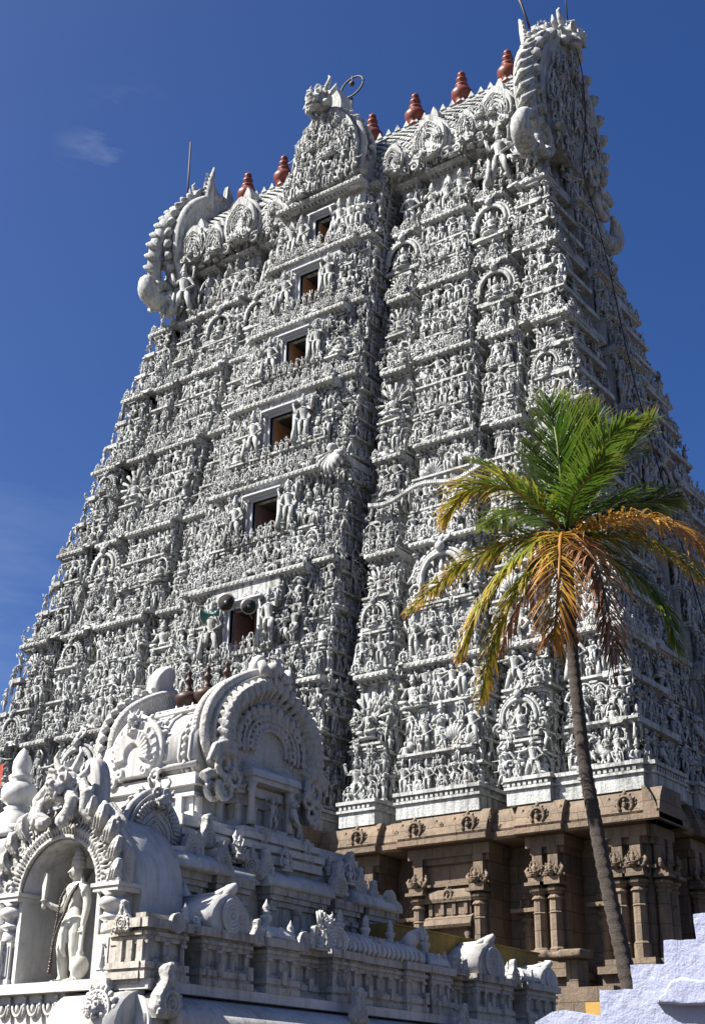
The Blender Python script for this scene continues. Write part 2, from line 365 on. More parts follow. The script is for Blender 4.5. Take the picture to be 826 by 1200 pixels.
def blossom(n=14):
    """round radiating halo of thin rays with a many-headed bust"""
    g = Geo()
    for k in range(n):
        a = 2*PI*k/n; tube([(.1*math.cos(a),-.02,.42+.1*math.sin(a)),(.36*math.cos(a),-.04,.42+.40*math.sin(a))], [.015,.04], 5, g)
    g.put(seated(2,2,0,.02), (0,-.06,.12), sc=.8); return g
def foliage(seed):
    r = np.random.RandomState(seed); g = Geo()
    for k in range(5):
        sg = 1 if r.rand() > .5 else -1
        spiral((r.uniform(-.22,.22), r.uniform(.1,.75)), r.uniform(.09,.17), r.uniform(.8,1.4), .3, g, sg, r.uniform(-2,2), r.uniform(-.1,0), 5, 9)
    for k in range(4): ball((r.uniform(-.25,.25), r.uniform(-.06,0), r.uniform(.05,.85)), r.uniform(.04,.08), g, 5, 3)
    return g
def naga():
    """row of hooded blades, like a canopy of cobra heads"""
    g = Geo()
    for k in range(5): ball(((k-2)*.11,-.04,.30-.03*abs(k-2)), (.055,.05,.10), g, 6, 4)
    for k in range(7): ball(((k-3)*.09,0,.10), (.045,.04,.11), g, 5, 4)
    return g
STAND = [figure('down','hip',cr=0,club=-1), figure('hip','up','bend',cr=1,fem=True), figure('up','up','dance',cr=0,extra=2), figure('nam','nam',cr=2),
         figure('bless','hip','bend',cr=0,extra=2), figure('out','hip','lunge',cr=1), figure('over','hip','bend',cr=3,fem=True), figure('up','down','straight',cr=2,club=1,aura=1),
         figure('bless','bless','straight',cr=0,extra=4,aura=1), figure('out','out','dance',cr=0), figure('hip','hip','straight',cr=3,fem=True), figure('down','over','lunge',cr=2)]
SIT = [seated(0,2,1), seated(3,0,1,.03), seated(2,4,0), seated(1,0,0,.05)]
for _g in STAND+SIT:
    _g.pack(); _g.V[0] = _g.V[0]*np.array([1.16,1.16,1.0])
BEAST, VASE, FAN, KUDU, ARCHG, HALO, NAGA = beast(), vase(), fan(), kudu(), archgroup(), blossom(), naga()
FOL = [foliage(k) for k in range(4)]
GUARD = figure('up','hip','lunge',cr=2,extra=2,club=-1,seg=8)
GUARD2 = figure('hip','up','bend',cr=2,extra=2,club=-1,seg=8)

def yali_head():
    """grinning horned lion face, about 1 wide, looking along -y, chin at z=0"""
    g = Geo()
    ball((0,.05,.50), (.40,.34,.40), g, 14, 9); ball((0,-.30,.36), (.26,.22,.16), g, 12, 7); ball((0,-.46,.46), (.12,.09,.09), g, 8, 5)
    ball((0,-.22,.14), (.22,.18,.08), g, 10, 5)
    for s in (-1,1):
        ball((s*.2,-.25,.60), .13, g, 10, 6); tube(arcpts(s*.2,.60,.15,.15,0,360,14,-.30), .03, 5, g, up=(0,1,0)); ball((s*.2,-.37,.60), .05, g, 7, 4)
        tube([(s*.05,-.30,.74),(s*.2,-.34,.80),(s*.38,-.2,.72)], [.05,.06,.03], 6, g)
        spiral((s*.42,.42), .17, 1.5, .3, g, s, 0, -.1, 6, 14); ball((s*.06,-.52,.43), .05, g, 6, 4)
        tube([(s*.22,0,.80),(s*.36,-.02,.98),(s*.44,-.02,1.16),(s*.36,-.02,1.32)], [.10,.085,.06,.02], 8, g)
        tube([(s*.40,.05,.62),(s*.60,.05,.72),(s*.66,.05,.90)], [.09,.09,.02], 6, g)
        tube([(s*.16,-.40,.26),(s*.17,-.46,.15),(s*.15,-.46,.06)], [.04,.03,.01], 6, g)
        ball((s*.36,-.1,.2), (.14,.14,.12), g, 8, 5)
    for k in range(7): ball(((k-3)*.07,-.44+.018*abs(k-3)**1.5,.24), (.034,.04,.06), g, 5, 3)
    for k in range(5): tube([(0,-.1+.06*k,.84),(0,-.12+.1*k,1.02+.06*k)], [.07,.02], 6, g)
    return g

def smooth_poly(pts, n=5):
    P = np.array(pts, float); m = len(P); out = []
    for i in range(m):
        a, b, c, d = P[(i-1)%m], P[i], P[(i+1)%m], P[(i+2)%m]
        for k in range(n):
            t = k/n; out.append(.5*((2*b)+(-a+c)*t+(2*a-5*b+4*c-d)*t*t+(-a+3*b-3*c+d)*t**3))
    return [tuple(p) for p in out]
def horseshoe(w, h, n=40, k=.0):
    """horseshoe outline (x,z): narrow foot, bulging shoulders, pointed crown"""
    pts = []
    for i in range(n):
        t = -58+296*i/(n-1); a = math.radians(t)
        x = math.cos(a); z = math.sin(a)
        zz = z if z < 0 else z*(1+.16*max(0, 1-abs(x)*1.6)**1.3)
        pts.append((x*w, h*(.46+.52*zz*(1 if z > 0 else .92))))
    return pts

def gable(w, h, dep, rim_r, npet=17, head=True, back=True, full=True, rich=True, curls=True):
    """horseshoe gable facing -y; outline +-w, height h; returns a Geo. Foot at z=0."""
    g = Geo(); H = horseshoe(w, h); P = np.array([(x,0,z) for x,z in H])
    plate([(x*.93,z*.97+.01*h) for x,z in H], -dep*.25, dep, g)
    # lit soffit band: thick rim running the full depth
    tube(P*np.array([1,1,1])+np.array([0,dep*.15,0]), rim_r, 8, g, up=(0,1,0), flat=1.0)
    tube(P*np.array([.98,1,.985])+np.array([0,dep*.8,0]), rim_r*.95, 8, g, up=(0,1,0))
    c = np.array([0,0,h*.46])
    for i in range(npet):
        t = (i+.5)/npet; k = t*(len(P)-1); j = int(k); p = P[j]+(P[min(j+1,len(P)-1)]-P[j])*(k-j); d = p-c; d /= np.linalg.norm(d)
        L = rim_r*(2.3 if full else 1.6)
        side = np.array([-d[2],0,d[0]])*(1 if p[0] < 0 else -1)
        q0 = p+d*rim_r*.3; q1 = p+d*L*.7+side*rim_r*.25; q2 = p+d*L+side*rim_r*.95
        tube([q0+[0,dep*.4,0], q1+[0,dep*.4,0], q2+[0,dep*.4,0]], [rim_r*.85,rim_r*.8,rim_r*.25], 6, g, up=(0,1,0), flat=1.0)
        if full:
            r0 = p-d*rim_r*1.0; r1 = p-d*rim_r*2.6+side*rim_r*.3
            tube([r0+[0,-dep*.28,0], r1+[0,-dep*.34,0]], [rim_r*.62,rim_r*.2], 5, g, up=(0,1,0))
    if rich:
        for f_, rr in ((.74,.32),(.60,.26),(.44,.30),(.30,.22)):
            if f_*w < rim_r*.9: continue
            tube([(x*f_, -dep*.3, h*.42+(z-h*.46)*f_*1.0) for x,z in H[4:-4]], rim_r*rr, 5, g, up=(0,1,0))
        n2 = 15
        for i in range(n2):
            a = math.radians(-20+220*i/(n2-1)); ball((w*.67*math.cos(a), -dep*.33, h*.42+h*.37*math.sin(a)), (rim_r*.42,rim_r*.3,rim_r*.42), g, 5, 3)
            ball((w*.37*math.cos(a), -dep*.33, h*.42+h*.20*math.sin(a)), (rim_r*.2,rim_r*.2,rim_r*.2), g, 4, 3)
    if curls:
        for s in (-1,1):
            spiral((s*w*.90, h*.02), h*.12, 1.4, .34, g, s, .6, -dep*.1, 7, 14)
            spiral((s*w*.50, h*.14), h*.085, 1.3, .34, g, s, 2, -dep*.34, 6, 12)
    if back:
        pl = [(-.16*w,h*.94),(-.28*w,h*1.08),(-.24*w,h*1.22),(-.10*w,h*1.34),(0,h*1.40),(.10*w,h*1.34),(.24*w,h*1.22),(.28*w,h*1.08),(.16*w,h*.94)]
        plate(smooth_poly(pl), dep*.25, dep*.95, g, bev=.12)
    return g

# ================================================================= TOWER
XC, YC, ZB = -27.9, 39.0, 9.0
def hw(z): return 14.1-.18*(z-ZB)
def hd(z): return 7.53-.2*(z-ZB)
tower = thing('temple_tower', 'tall white temple gateway tower crowded with stucco figures on a brown stone base', 'tower', (XC, YC, 0))
LV = [9.9, 14.2, 18.5, 22.4, 26.2, 29.7, 33.1, 35.9]
BIG = []     # candidate individual statues: (size in picture, template index, loc, rz, scale)
LIB = []     # shared templates for them
TPL = {}
def libidx(g):
    if id(g) not in TPL: TPL[id(g)] = len(LIB); LIB.append(g)
    return TPL[id(g)]
CAM = np.array([0,0,1.6])
FIG = Geo()      # the uncountable rest
def place(fr, g, u, w, z, sc, cand=True, dz=0, jit=.25, bulk=None):
    """stand template g at lateral u, outward distance w (from frame's plane 0), height z"""
    loc = fr.pt(u, -w, z); rz = fr.rz+U(-jit, jit)
    if cand and fr.vis: BIG.append((sc/np.linalg.norm(loc-CAM), libidx(g), tuple(loc), rz, sc))
    else: (bulk or FIG).put(g, loc, rz, sc)
class Frame:
    def __init__(s, rz, half, other, vis): s.rz=rz; s.c, s.s = math.cos(rz), math.sin(rz); s.half=half; s.other=other; s.vis=vis
    def pt(s, u, y, z):   # y: inward positive, measured from axis centre => y = -(other half) is the face
        return np.array([XC+u*s.c-y*s.s, YC+u*s.s+y*s.c, z])
    def put(s, G, g): G.put(g, (XC,YC,0), s.rz)
FR = [Frame(0, hw, hd, True), Frame(PI/2, hd, hw, True), Frame(-PI/2, hd, hw, False), Frame(PI, hw, hd, False)]

def bays(half, s, wide, top=False):
    """list of (u0,u1,proj) on the positive side plus centre"""
    if wide:
        k = half/14.1
        return [(-2.6*k**.6,2.6*k**.6,1.0,'door')]+[(sg*a*k if sg>0 else sg*b*k, sg*b*k if sg>0 else sg*a*k, p, t) for sg in (-1,1) for a,b,p,t in ((2.85,3.75,.75,'col'),(4.6,5.85,0,'A'),(6.65,9.35,.10,'B'),(10.15,11.45,0,'A'),(12.35,14.1,.03,'D'))]
    out = [(-.17*half-.25,.17*half+.25,.35,'B')]
    cw = 1.7*min(1, half/5)
    inner0, inner1 = .17*half+.7, half-cw-.5
    n = 2 if inner1-inner0 > 2.6 else (1 if inner1-inner0 > .7 else 0)
    for sg in (-1,1):
        out.append((sg*(half-cw), sg*half, 0, 'D') if sg > 0 else (-half, -(half-cw), 0, 'D'))
        for j in range(n):
            wj = (inner1-inner0)/n; a = inner0+j*wj+.1; b = a+wj-.35
            out.append((a,b,0,'A') if sg > 0 else (-b,-a,0,'A'))
    return out

def ledge(G, u0, u1, w, z, th, ov, inner):
    """projecting cornice: outer plane y=-w, top z; profile with fascia, cove and drip, plus dentils"""
    y = -w
    prof = [(inner,z-th*1.55),(y+.34,z-th*1.55),(y+.30,z-th*1.15),(y+.12,z-th*1.05),(y+.10,z-th*.95),(y,z-th*.9),(y,z-th*.25),(y+.05,z-th*.1),(y+.16,z),(inner,z+.02)]
    extr(prof, u0-ov, u1+ov, G)
    n = max(2, int((u1-u0+2*ov)/.19)); 
    for k in range(n):
        u = u0-ov+.05+(u1-u0+2*ov-.1)*(k+.5)/n
        box(u-.045,u+.045,y+.17,y+.36,z-th*1.5,z-th*1.04,g=G)
        box(u-.05,u+.05,y-.02,y+.02,z-th*.72,z-th*.42,g=G)
def crowd(fr, u0, u1, w, z, h, sp, vis, kinds='fig', fill=1.0, cand=True, jw=.06):
    n = max(1, int(round((u1-u0)/sp))); 
    for k in range(n):
        if U(0,1) > fill: continue
        u = u0+(u1-u0)*(k+.5)/n+U(-.12,.12)*sp; s = h*U(.84,1.10)
        r = U(0,1)
        if kinds == 'mix' and r < .16: g = SIT[rs.randint(4)]; s *= 1.25
        elif kinds == 'mix' and r < .24: g = BEAST; s *= .95
        elif kinds == 'mix' and r < .29: g = FOL[rs.randint(4)]
        elif kinds == 'mix' and r < .32: g = FAN; s *= 1.2
        elif kinds == 'mix' and r < .35: g = VASE; s *= .9
        else: g = STAND[rs.randint(len(STAND))]
        place(fr, g, u, w+U(-jw,jw), z, s, cand)

def corner_(ty, u0): return ty == 'D' and u0 > 0
def do_tier(i, T):
    zb, zt = LV[i], LV[i+1]; H = zt-zb; top = (i == 6)
    fk = 1.12 if i < 2 else 1.0 if i < 5 else .92
    ANY = STAND+SIT+FOL+[NAGA]
    for fi, fr in enumerate(FR):
        G = Geo(); wide = fi in (0,3); vis = fr.vis; hT = fr.half(zt); eps = .012
        SET = .40
        wallT = fr.other(zt)-SET
        box(-(hT-1.9), hT-1.9, -(wallT-1.7), 0, zb-.6, zt, g=G)     # recess wall
        def row(u0, u1, pr, za, zc, major, corner, hfig, nfig=None, deco=True, gut=None):
            """one register: wall, pilasters, ledge on top and its sculpture"""
            w = fr.other(zc)+pr-SET; k = fr.half(zc)/hT
            a, b = u0, u1; la, lb = a, b
            if corner > 0: b = fr.half(zc)-SET-eps; lb = fr.half(zc)
            if corner < 0: a = -(fr.half(zc)-SET-eps); la = -fr.half(zc)
            iy = -(wallT-1.8) if wide or not corner else -(w-.40)
            box(a, b, -w, iy, za, zc-.02, g=G)
            th = .19 if major else .09
            if major: ledge(G, la, lb, w+SET+.04, zc, th, .05 if not corner else 0, iy)
            else:
                yy = w+SET-(U(.06,.28) if wide else U(.16,.38)); extr([(iy,zc-th*1.8),(-yy+.16,zc-th*1.8),(-yy+.10,zc-th),(-yy,zc-th*.9),(-yy,zc-th*.15),(-yy+.04,zc),(iy,zc+.01)], la+.02, lb-.02, G)
            zt_ = zc-th*1.6; rh = zt_-za
            npil = max(2, int((b-a)/.55)+1)
            for q in range(npil):
                u = a+.06+(b-a-.12)*q/(npil-1)
                box(u-.05,u+.05,-w-.10,-w+.02,za,zt_-.12,g=G); box(u-.085,u+.085,-w-.16,-w+.02,zt_-.13,zt_-.07,g=G); box(u-.12,u+.12,-w-.20,-w+.02,zt_-.06,zt_,g=G)
            if not vis: return w
            iw = b-a; uc = (a+b)/2; wf = w+.26
            if deco == 'arch':
                place(fr, ARCHG if U(0,1) < .72 else HALO, uc, wf+.05, za-.02, rh*1.02, True, jit=.06)
                if iw > 1.6:
                    for sg in (-1,1):
                        place(fr, STAND[rs.randint(12)], uc+sg*iw*.33, wf+.03, za, rh*U(.8,.95), True); place(fr, STAND[rs.randint(12)], uc+sg*iw*.45, wf, za, rh*U(.7,.9), True)
            else: crowd(fr, a, b, wf, za, hfig, hfig*U(.36,.44), vis, 'mix' if U(0,1) < .5 else 'fig')
            crowd(fr, a, b, w+SET+.02, za-.05, hfig*.50, hfig*.36, vis, 'mix', fill=.72)
            crowd(fr, a, b, w+.12, za+rh*.50, hfig*.50, hfig*.34, vis, 'mix', fill=.8, cand=False)
            return w
        for (u0,u1,pr,ty) in bays(hT, 1, wide):
            corner = (1 if u1 > 0 else -1) if ty == 'D' else 0
            iy = -(wallT-1.8)
            tipB = fr.other(zb if i else 9.0)+pr
            kB = fr.half(zb if i else 9.0)/hT
            e0, e1 = (u0*kB, u1*kB) if corner else (u0, u1)
            if i == 0: e0, e1 = u0*fr.half(9.9)/hT, u1*fr.half(9.9)/hT
            dz = U(-.06,.03)
            if i == 0:
                b0 = tipB+.02
                box(e0, e1, -b0, iy, 9.3, 9.70, g=G); box(e0-.05,e1+.05,-b0-.06,iy,9.70,9.77,g=G)
                n = int((e1-e0)/.16)
                for q in range(n): box(e0+.16*q+.03, e0+.16*q+.12, -b0-.04, -b0+.1, 9.79, 9.89, g=G)
                box(e0+.02,e1-.02,-b0+.02,iy,9.77,9.92,g=G); box(e0-.06,e1+.06,-b0-.08,iy,9.92,10.02,g=G)
                zs = 10.02
            else:
                if corner > 0: e0 = u0
                if corner < 0: e1 = u1
                frustum(e0+.03, e1-.03, -tipB+.08, iy if wide or not corner else -tipB+.7, zb, zb+.22, .05, .10, G)
                zs = zb+.22
                if vis:
                    n = max(2, int((e1-e0)/.48))
                    for q in range(n):
                        u = e0+(e1-e0)*(q+.5)/n
                        FIG.put(KUDU if U(0,1) < .65 else FOL[rs.randint(4)], fr.pt(u, -tipB+.02, zb-.02), fr.rz+U(-.1,.1), U(.55,.8))
            zz_ = zt+dz
            if top:
                if ty == 'door':
                    dw, dz0, dz1 = .42, zb+.62, zt-.86; w = fr.other(zt)+pr-SET+.25
                    for a, b_, c, d in ((u0,-dw,zs,zt),(dw,u1,zs,zt),(-dw,dw,zs,dz0),(-dw,dw,dz1,zt)): box(a, b_, -w, iy, c, d, g=G)
                    if fi == 0: DOORS.append((dw, dz0, dz1, w, wallT))
                    ledge(G, u0, u1, w+SET+.15, zt, .2, .08, iy)
                    if vis:
                        for sg in (-1,1):
                            for q, (x, hh) in enumerate(((.95,1.75),(1.45,1.6),(1.95,1.5))): place(fr, (GUARD,GUARD2,STAND[3])[q], sg*x, w+.30, zs+.1, hh, True, jit=.2)
                        crowd(fr, u0, u1, w+.45, zs, .62, .34, vis, 'mix')
                else:
                    w = fr.other(zt)+pr-SET; a, b = u0, u1
                    if corner > 0: b = hT-SET-eps
                    if corner < 0: a = -(hT-SET-eps)
                    if corner and not wide: iy = -(w-.4)
                    box(a, b, -w, iy, zs, zt, g=G); ledge(G, u0, u1, w+SET, zt, .18, .04, iy)
                    if vis:
                        crowd(fr, a, b, w+.32, zs+.1, 1.75, .62, vis); crowd(fr, a, b, w+.45, zs-.02, .66, .36, vis, 'mix'); crowd(fr, a, b, w+.12, zs+.9, .7, .4, vis, 'mix', cand=False)
                continue
            if ty == 'door':
                dw = (.62,.60,.56,.53,.48,.45)[i]; zl = zt-.30
                dz0, dz1 = DZ[i]
                pw = 1.45
                zr = dz0-.22
                # registers under the sill
                row(u0, u1, pr, zs, zr, False, 0, min(1.1, zr-zs)*.85)
                w = fr.other(dz1)+pr-.10
                for a, b_, c, d in ((-pw,-dw,zr,zl),(dw,pw,zr,zl),(-dw,dw,zr,dz0),(-dw,dw,dz1,zl)): box(a, b_, -w, iy, c, d, g=G)
                if fi == 0: DOORS.append((dw, dz0, dz1, w, wallT))
                else: box(-dw,dw,-w+.1,iy,dz0,dz1,g=G)
                zm = (zr+zl)/2
                for sg in (-1,1):
                    a, b_ = (pw, u1) if sg > 0 else (u0, -pw)
                    row(a, b_, pr, zr, zm, False, 0, (zm-zr)*.85); row(a, b_, pr, zm, zl-.01, False, 0, (zl-zm)*.85)
                ledge(G, u0, u1, fr.other(zl)+pr+.22, zl, .2, .08, iy)
                box(u0+.05, u1-.05, -(fr.other(zt)+pr-SET), iy, zl, zt, g=G)
                if vis:
                    gh = (dz1-dz0)*1.25
                    for sg in (-1,1):
                        place(fr, GUARD if sg < 0 else GUARD2, sg*(dw+.62), w+.26, zr+.02, gh, True, jit=.15)
                        crowd(fr, sg*1.3-.4, sg*1.3+.4, w+.10, dz1-.15, .62*fk, .28, vis, 'mix'); crowd(fr, sg*1.4-.3, sg*1.4+.3, w+.10, zr+.2, .8*fk, .3, vis, 'mix')
                        lathe([(.10,dz0),(.06,dz0+.1),(.06,dz1-.25),(.10,dz1-.2),(.07,dz1-.1),(.11,dz1)], 8, G, (sg*(dw+.16),-w-.06,0))
                    for q in range(5): FIG.put(KUDU, fr.pt(-1.0+.5*q, -w-.02, dz1+.16), fr.rz, min(.55, max(.3, zl-dz1-.25)))
                    crowd(fr, -1.5, 1.5, w+.34, zr-.12, .50*fk, .28, vis, jw=.03)
                    crowd(fr, u0, u1, fr.other(zl)+pr-.12, zl, .5*fk, .30, vis, 'mix')
                continue
            # ordinary bays: three registers, slightly out of step with their neighbours
            f1, f2 = U(.29,.36), U(.62,.68)
            levels = [zs, zb+f1*H, zb+f2*H, zz_]
            if ty == 'col': levels = [zs, zb+.26*H, zb+.5*H, zb+.75*H, zz_]
            elif U(0,1) < (.5 if ty == 'B' else .25) : levels = [zs, zb+U(.38,.5)*H, zz_]
            if corner: levels = [zs, zb+.34*H, zb+.66*H, zt]
            tall = len(levels) == 3
            for q in range(len(levels)-1):
                za, zc = levels[q], levels[q+1]; last = q == len(levels)-2
                hf = min((zc-za)*.84, 1.12*fk)
                deco = 'arch' if (tall and q == 1) or (ty in 'AD' and U(0,1) < .22) else True
                if tall and q == 1: hf = 1.05*fk
                row(u0, u1, pr, za, zc, last, corner, hf, deco=deco)
            if i == 2 and ty == 'col' and u0 > 0 and vis and wide: FIG.put(FAN, fr.pt((u0+u1)/2+.1, -(fr.other(22)+pr+.25), 22.7), 0, (1.9,1.9,-2.1))
        if not vis: fr.put(T, G); continue
        for (u0,u1,pr,ty) in bays(hT, 1, wide):       # loose filling between everything
            for q in range(int((u1-u0)*H*(2.4 if wide else 4.5))):
                z = U(zb+.3, zt-.35); u = U(u0,u1)
                if ty == 'door' and (abs(u) < 1.05 and z > zb+.9): continue
                if abs(u) > fr.half(z+.6)-SET: continue
                FIG.put(ANY[rs.randint(len(ANY))], fr.pt(u, -(fr.other(z+.5)+pr-SET+U(.05,.30)), z), fr.rz+U(-.6,.6), U(.36,.62)*fk)
            for q in range(int((u1-u0)*2.0)):
                u = U(u0,u1); FIG.put((FOL+[KUDU,NAGA,BEAST]+SIT)[rs.randint(11)], fr.pt(u, -(fr.other(zt)+pr-U(.02,.2)), zt-.03), fr.rz+U(-.3,.3), U(.32,.58))
        if wide:      # carved flanks of the projecting middle bays
            for (u0,u1,pr,ty) in bays(hT, 1, wide):
                if corner_(ty, u0): continue
                for sg, uf in (((1,u1),(-1,u0)) if ty in ('door','col') else ((1,u1),)):
                    z = zb+.25
                    while z < zt-.4:
                        dep = .9 if ty == 'door' else 2.0 if ty == 'col' else 1.3; w = fr.other(z)+pr-SET
                        box(min(uf,uf+sg*.18), max(uf,uf+sg*.18), -w, -w+dep, z-.07, z, g=G)
                        for q in range({'door':2,'col':5}.get(ty,3)): FIG.put(ANY[rs.randint(len(ANY))], fr.pt(uf+sg*.12, -w+.1+q*.42+U(-.1,.1), z), sg*PI/2+U(-.4,.4), fk*U(.6,.8))
                        z += U(.6,.8)
        bs = sorted(bays(hT,1,wide))
        for (a0,a1,p,t),(b0_,b1,p2,t2) in zip(bs, bs[1:]):
            uc = (a1+b0_)/2; gw = (b0_-a1)
            for z in np.linspace(zb+.2, zt-.75, 5):
                z = z+U(-.1,.1); w = fr.other(z)-SET
                for du in (-.22,.22): FIG.put(ANY[rs.randint(len(ANY))], fr.pt(uc+du*gw+U(-.08,.08), -(w-.95), z), fr.rz+U(-.6,.6), fk*U(.6,.8))
                box(uc-gw*.5,uc+gw*.5,-(w-.8),-(wallT-1.75),z-.08,z,g=G)
        fr.put(T, G)
    # corner figures follow the slope of the edges
    for sx in (-1,1):
        for sy in (-1,1):
            if sy > 0 and sx < 0: continue
            n = 6
            for q in range(n):
                z = zb+.1+q*H/n
                x = (hw(z+.45)-U(.12,.34))*sx; y = (hd(z+.45)-U(.12,.34))*sy
                FIG.put((STAND+SIT+FOL)[rs.randint(20)], (XC+x, YC+y, z), sx*PI/4*(1 if sy < 0 else 3)+U(-.5,.5), U(.55,.95)*fk)
DZ = {0:(11.2,12.95), 1:(15.72,17.15), 2:(20.08,21.4), 3:(23.64,25.05), 4:(27.33,28.6), 5:(30.6,31.93)}
DOORS = []
for i in range(7):
    T = Geo(); do_tier(i, T)
    st = child('storey', T, M['tower'], tower)
# doors: reveal, wooden leaf standing open, pale frame
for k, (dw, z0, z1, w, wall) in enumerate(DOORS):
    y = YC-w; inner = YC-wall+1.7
    D = Geo(); box(XC-dw,XC+dw,inner-.02,inner-.0,z0,z1,g=D); box(XC-dw+.004,XC+dw-.004,y+.30,inner-.03,z1-.03,z1-.004,g=D); box(XC+dw-.03,XC+dw-.004,y+.30,inner-.03,z0,z1-.035,g=D); box(XC-dw+.004,XC-dw+.015,y+.30,inner-.03,z0,z1-.035,g=D); box(XC-dw+.02,XC+dw-.035,y+.30,inner-.03,z0-.02,z0+.01,g=D)  # added lining on back, ceiling, sides and floor, doorway shade painted as dark colour
    f = Geo()
    for a,b_,c,d in ((-dw-.1,-dw,z0-.02,z1+.1),(dw,dw+.1,z0-.02,z1+.1),(-dw,dw,z1,z1+.1)): box(XC+a,XC+b_,y-.06,y+.12,c,d,g=f)
    box(XC-dw-.25,XC+dw+.3,y-.30,y,z1+.16,z1+.22,g=f); box(XC-dw-.15,XC+dw+.2,y-.18,y,z1+.10,z1+.16,g=f)
    door = child('door', f, M['frame'], tower)
    lf = Geo()
    box(XC-dw+.02,XC-dw+.09,y+.16,y+.16+dw*1.7,z0,z1-.02,g=lf)
    for q in range(3): box(XC-dw+.09,XC-dw+.115,y+.22,y+.1+dw*1.6,z0+.08+q*(z1-z0)/3,z0+(q+.8)*(z1-z0)/3,g=lf)
    lf2 = Geo(); box(XC-.08,XC+dw-.12,y+.62,y+.68,z0,z1-.02,g=lf2)
    child('door_leaf', lf, M['wood2'] if k in (1,2) else M['wood'], door)
    if k < 2 or k == 4: child('door_leaf', lf2, M['wood2'], door)
    child('doorway_shade_lining', D, M['dark'], door)

# ---------------- serpent garland wound across the third storey
zz = 20.35
us = np.linspace(4.5, 9.7, 60); pts = []
for u in us: pts.append((XC+u*.90, YC-hd(zz)-.20+(.9 if 3.9 < u < 4.6 else 0)*0, zz+.13*math.sin(u*2.1)+.05*(u-6)))
sg_ = tube(pts, .05, 7)
for k in range(58): tube([np.array(pts[k])+[0,-.02,-.09], np.array(pts[k])+[0,-.02,.09]], .03, 5, sg_)
child('garland_rope', sg_, M['tower'], tower)

# ---------------- roof: barrel vault with scale tiles
ZR = 35.95
prof = [(-1.95,ZR),(-2.2,ZR+.6),(-2.25,ZR+1.25),(-2.05,ZR+1.95),(-1.65,ZR+2.65),(-1.15,ZR+3.35),(-.55,ZR+3.98),(0,ZR+4.5)]
full = prof+[(-y,z) for y,z in prof[-2::-1]]
RX0, RX1 = XC-9.1, XC+9.1
Rf = Geo(); extr([(YC+y,z) for y,z in full], RX0, RX1, Rf, smooth=True)
# scales
Pf = np.array(prof); seg = np.linalg.norm(np.diff(Pf, axis=0), axis=1); cum = np.concatenate([[0], np.cumsum(seg)])
def pr_at(s):
    j = min(len(seg)-1, int(np.searchsorted(cum, s, 'right')-1)); t = (s-cum[j])/seg[j]; p = Pf[j]+(Pf[j+1]-Pf[j])*t; d = (Pf[j+1]-Pf[j])/seg[j]; return p, d
row = 0; s = .25
while s < cum[-1]-.15:
    p, d = pr_at(s); nrm = np.array([0,-d[1],d[0]]); nrm = np.array([0, -d[1], d[0]]); tv = np.array([0,d[0],d[1]])
    n = int((RX1-RX0)/.36)
    for q in range(n):
        x = RX0+.36*(q+.5+.5*(row % 2)); c = np.array([x, YC+p[0], p[1]]); a = .165
        top = c+nrm*.10; v = [c+np.array([a,0,0])+nrm*.035, c+tv*a*1.1+nrm*.02, c-np.array([a,0,0])+nrm*.035, c-tv*a*1.1+nrm*.09, top]
        Rf.add(np.array(v), [0,1,4, 1,2,4, 2,3,4, 3,0,4], [3,3,3,3])
    s += .20; row += 1
# ridge: beam with crenel leaves
box(RX0, RX1, YC-.22, YC+.22, ZR+4.38, ZR+4.56, g=Rf)
q = RX0+.2
while q < RX1: 
    for yy in (-.22,.22): frustum(q-.14,q+.14,YC+yy-.05,YC+yy+.05,ZR+4.54,ZR+4.84,.13,.03,Rf)
    q += .46
roof = child('roof', Rf, M['tower'], tower)
# dormer niches over the roof face
Dm = Geo(); fr = FR[0]
for u, w_, h_ in ((-7.7,.85,2.5),(-5.0,.9,3.0),(-3.0,.5,1.9),(3.0,.5,1.9),(4.7,.8,2.7),(6.4,.5,2.0),(7.7,.8,2.6),(-6.4,.5,2.0)):
    Dm.put(gable(w_,h_*.78,.9,.10,13,full=False,curls=True), (XC+u,YC-2.35,ZR+.12))
    for k in range(int(w_*9)):
        Dm.put((STAND+SIT)[rs.randint(16)], (XC+u+U(-.75,.75)*w_, YC-2.5-U(0,.2), ZR+U(.05,.5)*h_), U(-.3,.3), U(.5,.85))
    Dm.put(FAN, (XC+u,YC-2.35,ZR+h_*.72), 0, .8)
k = 0
for u in np.arange(-8.6,8.7,.42):
    Dm.put((STAND+SIT+[BEAST])[rs.randint(17)], (XC+u, YC-2.22-U(0,.15), ZR+.0), U(-.3,.3), U(.55,.8))
child('roof_dormers', Dm, M['tower'], tower)
# big central dormer
Cd = Geo(); Cg = gable(1.7,4.3,1.1,.15,23,head=False,back=True,full=False)
cy = YC-3.15; Cd.put(Cg, (XC+.2,cy,ZR-.1))
box(XC-2.1,XC+1.9,cy,YC-2.2,ZR-.1,ZR+1.6,g=Cd)
for z, n, hh in ((.05,10,.85),(.75,9,.85),(1.45,8,.85),(2.1,7,.8),(2.75,5,.7),(3.3,3,.6)):
    for k in range(n): Cd.put((STAND+SIT)[rs.randint(16)], (XC+.2+(k-(n-1)/2)*.38+U(-.06,.06), cy-.42-U(0,.15), ZR+z), U(-.3,.3), hh*U(.85,1.15))
dorm = child('central_dormer', Cd, M['tower'], tower)
HEAD = organic(yali_head(), .022, 2)
hd_ = Geo().put(HEAD, (XC+.15,cy-.55,ZR+3.78), -.1, 1.32); child('lion_face', hd_, M['tower'], dorm)
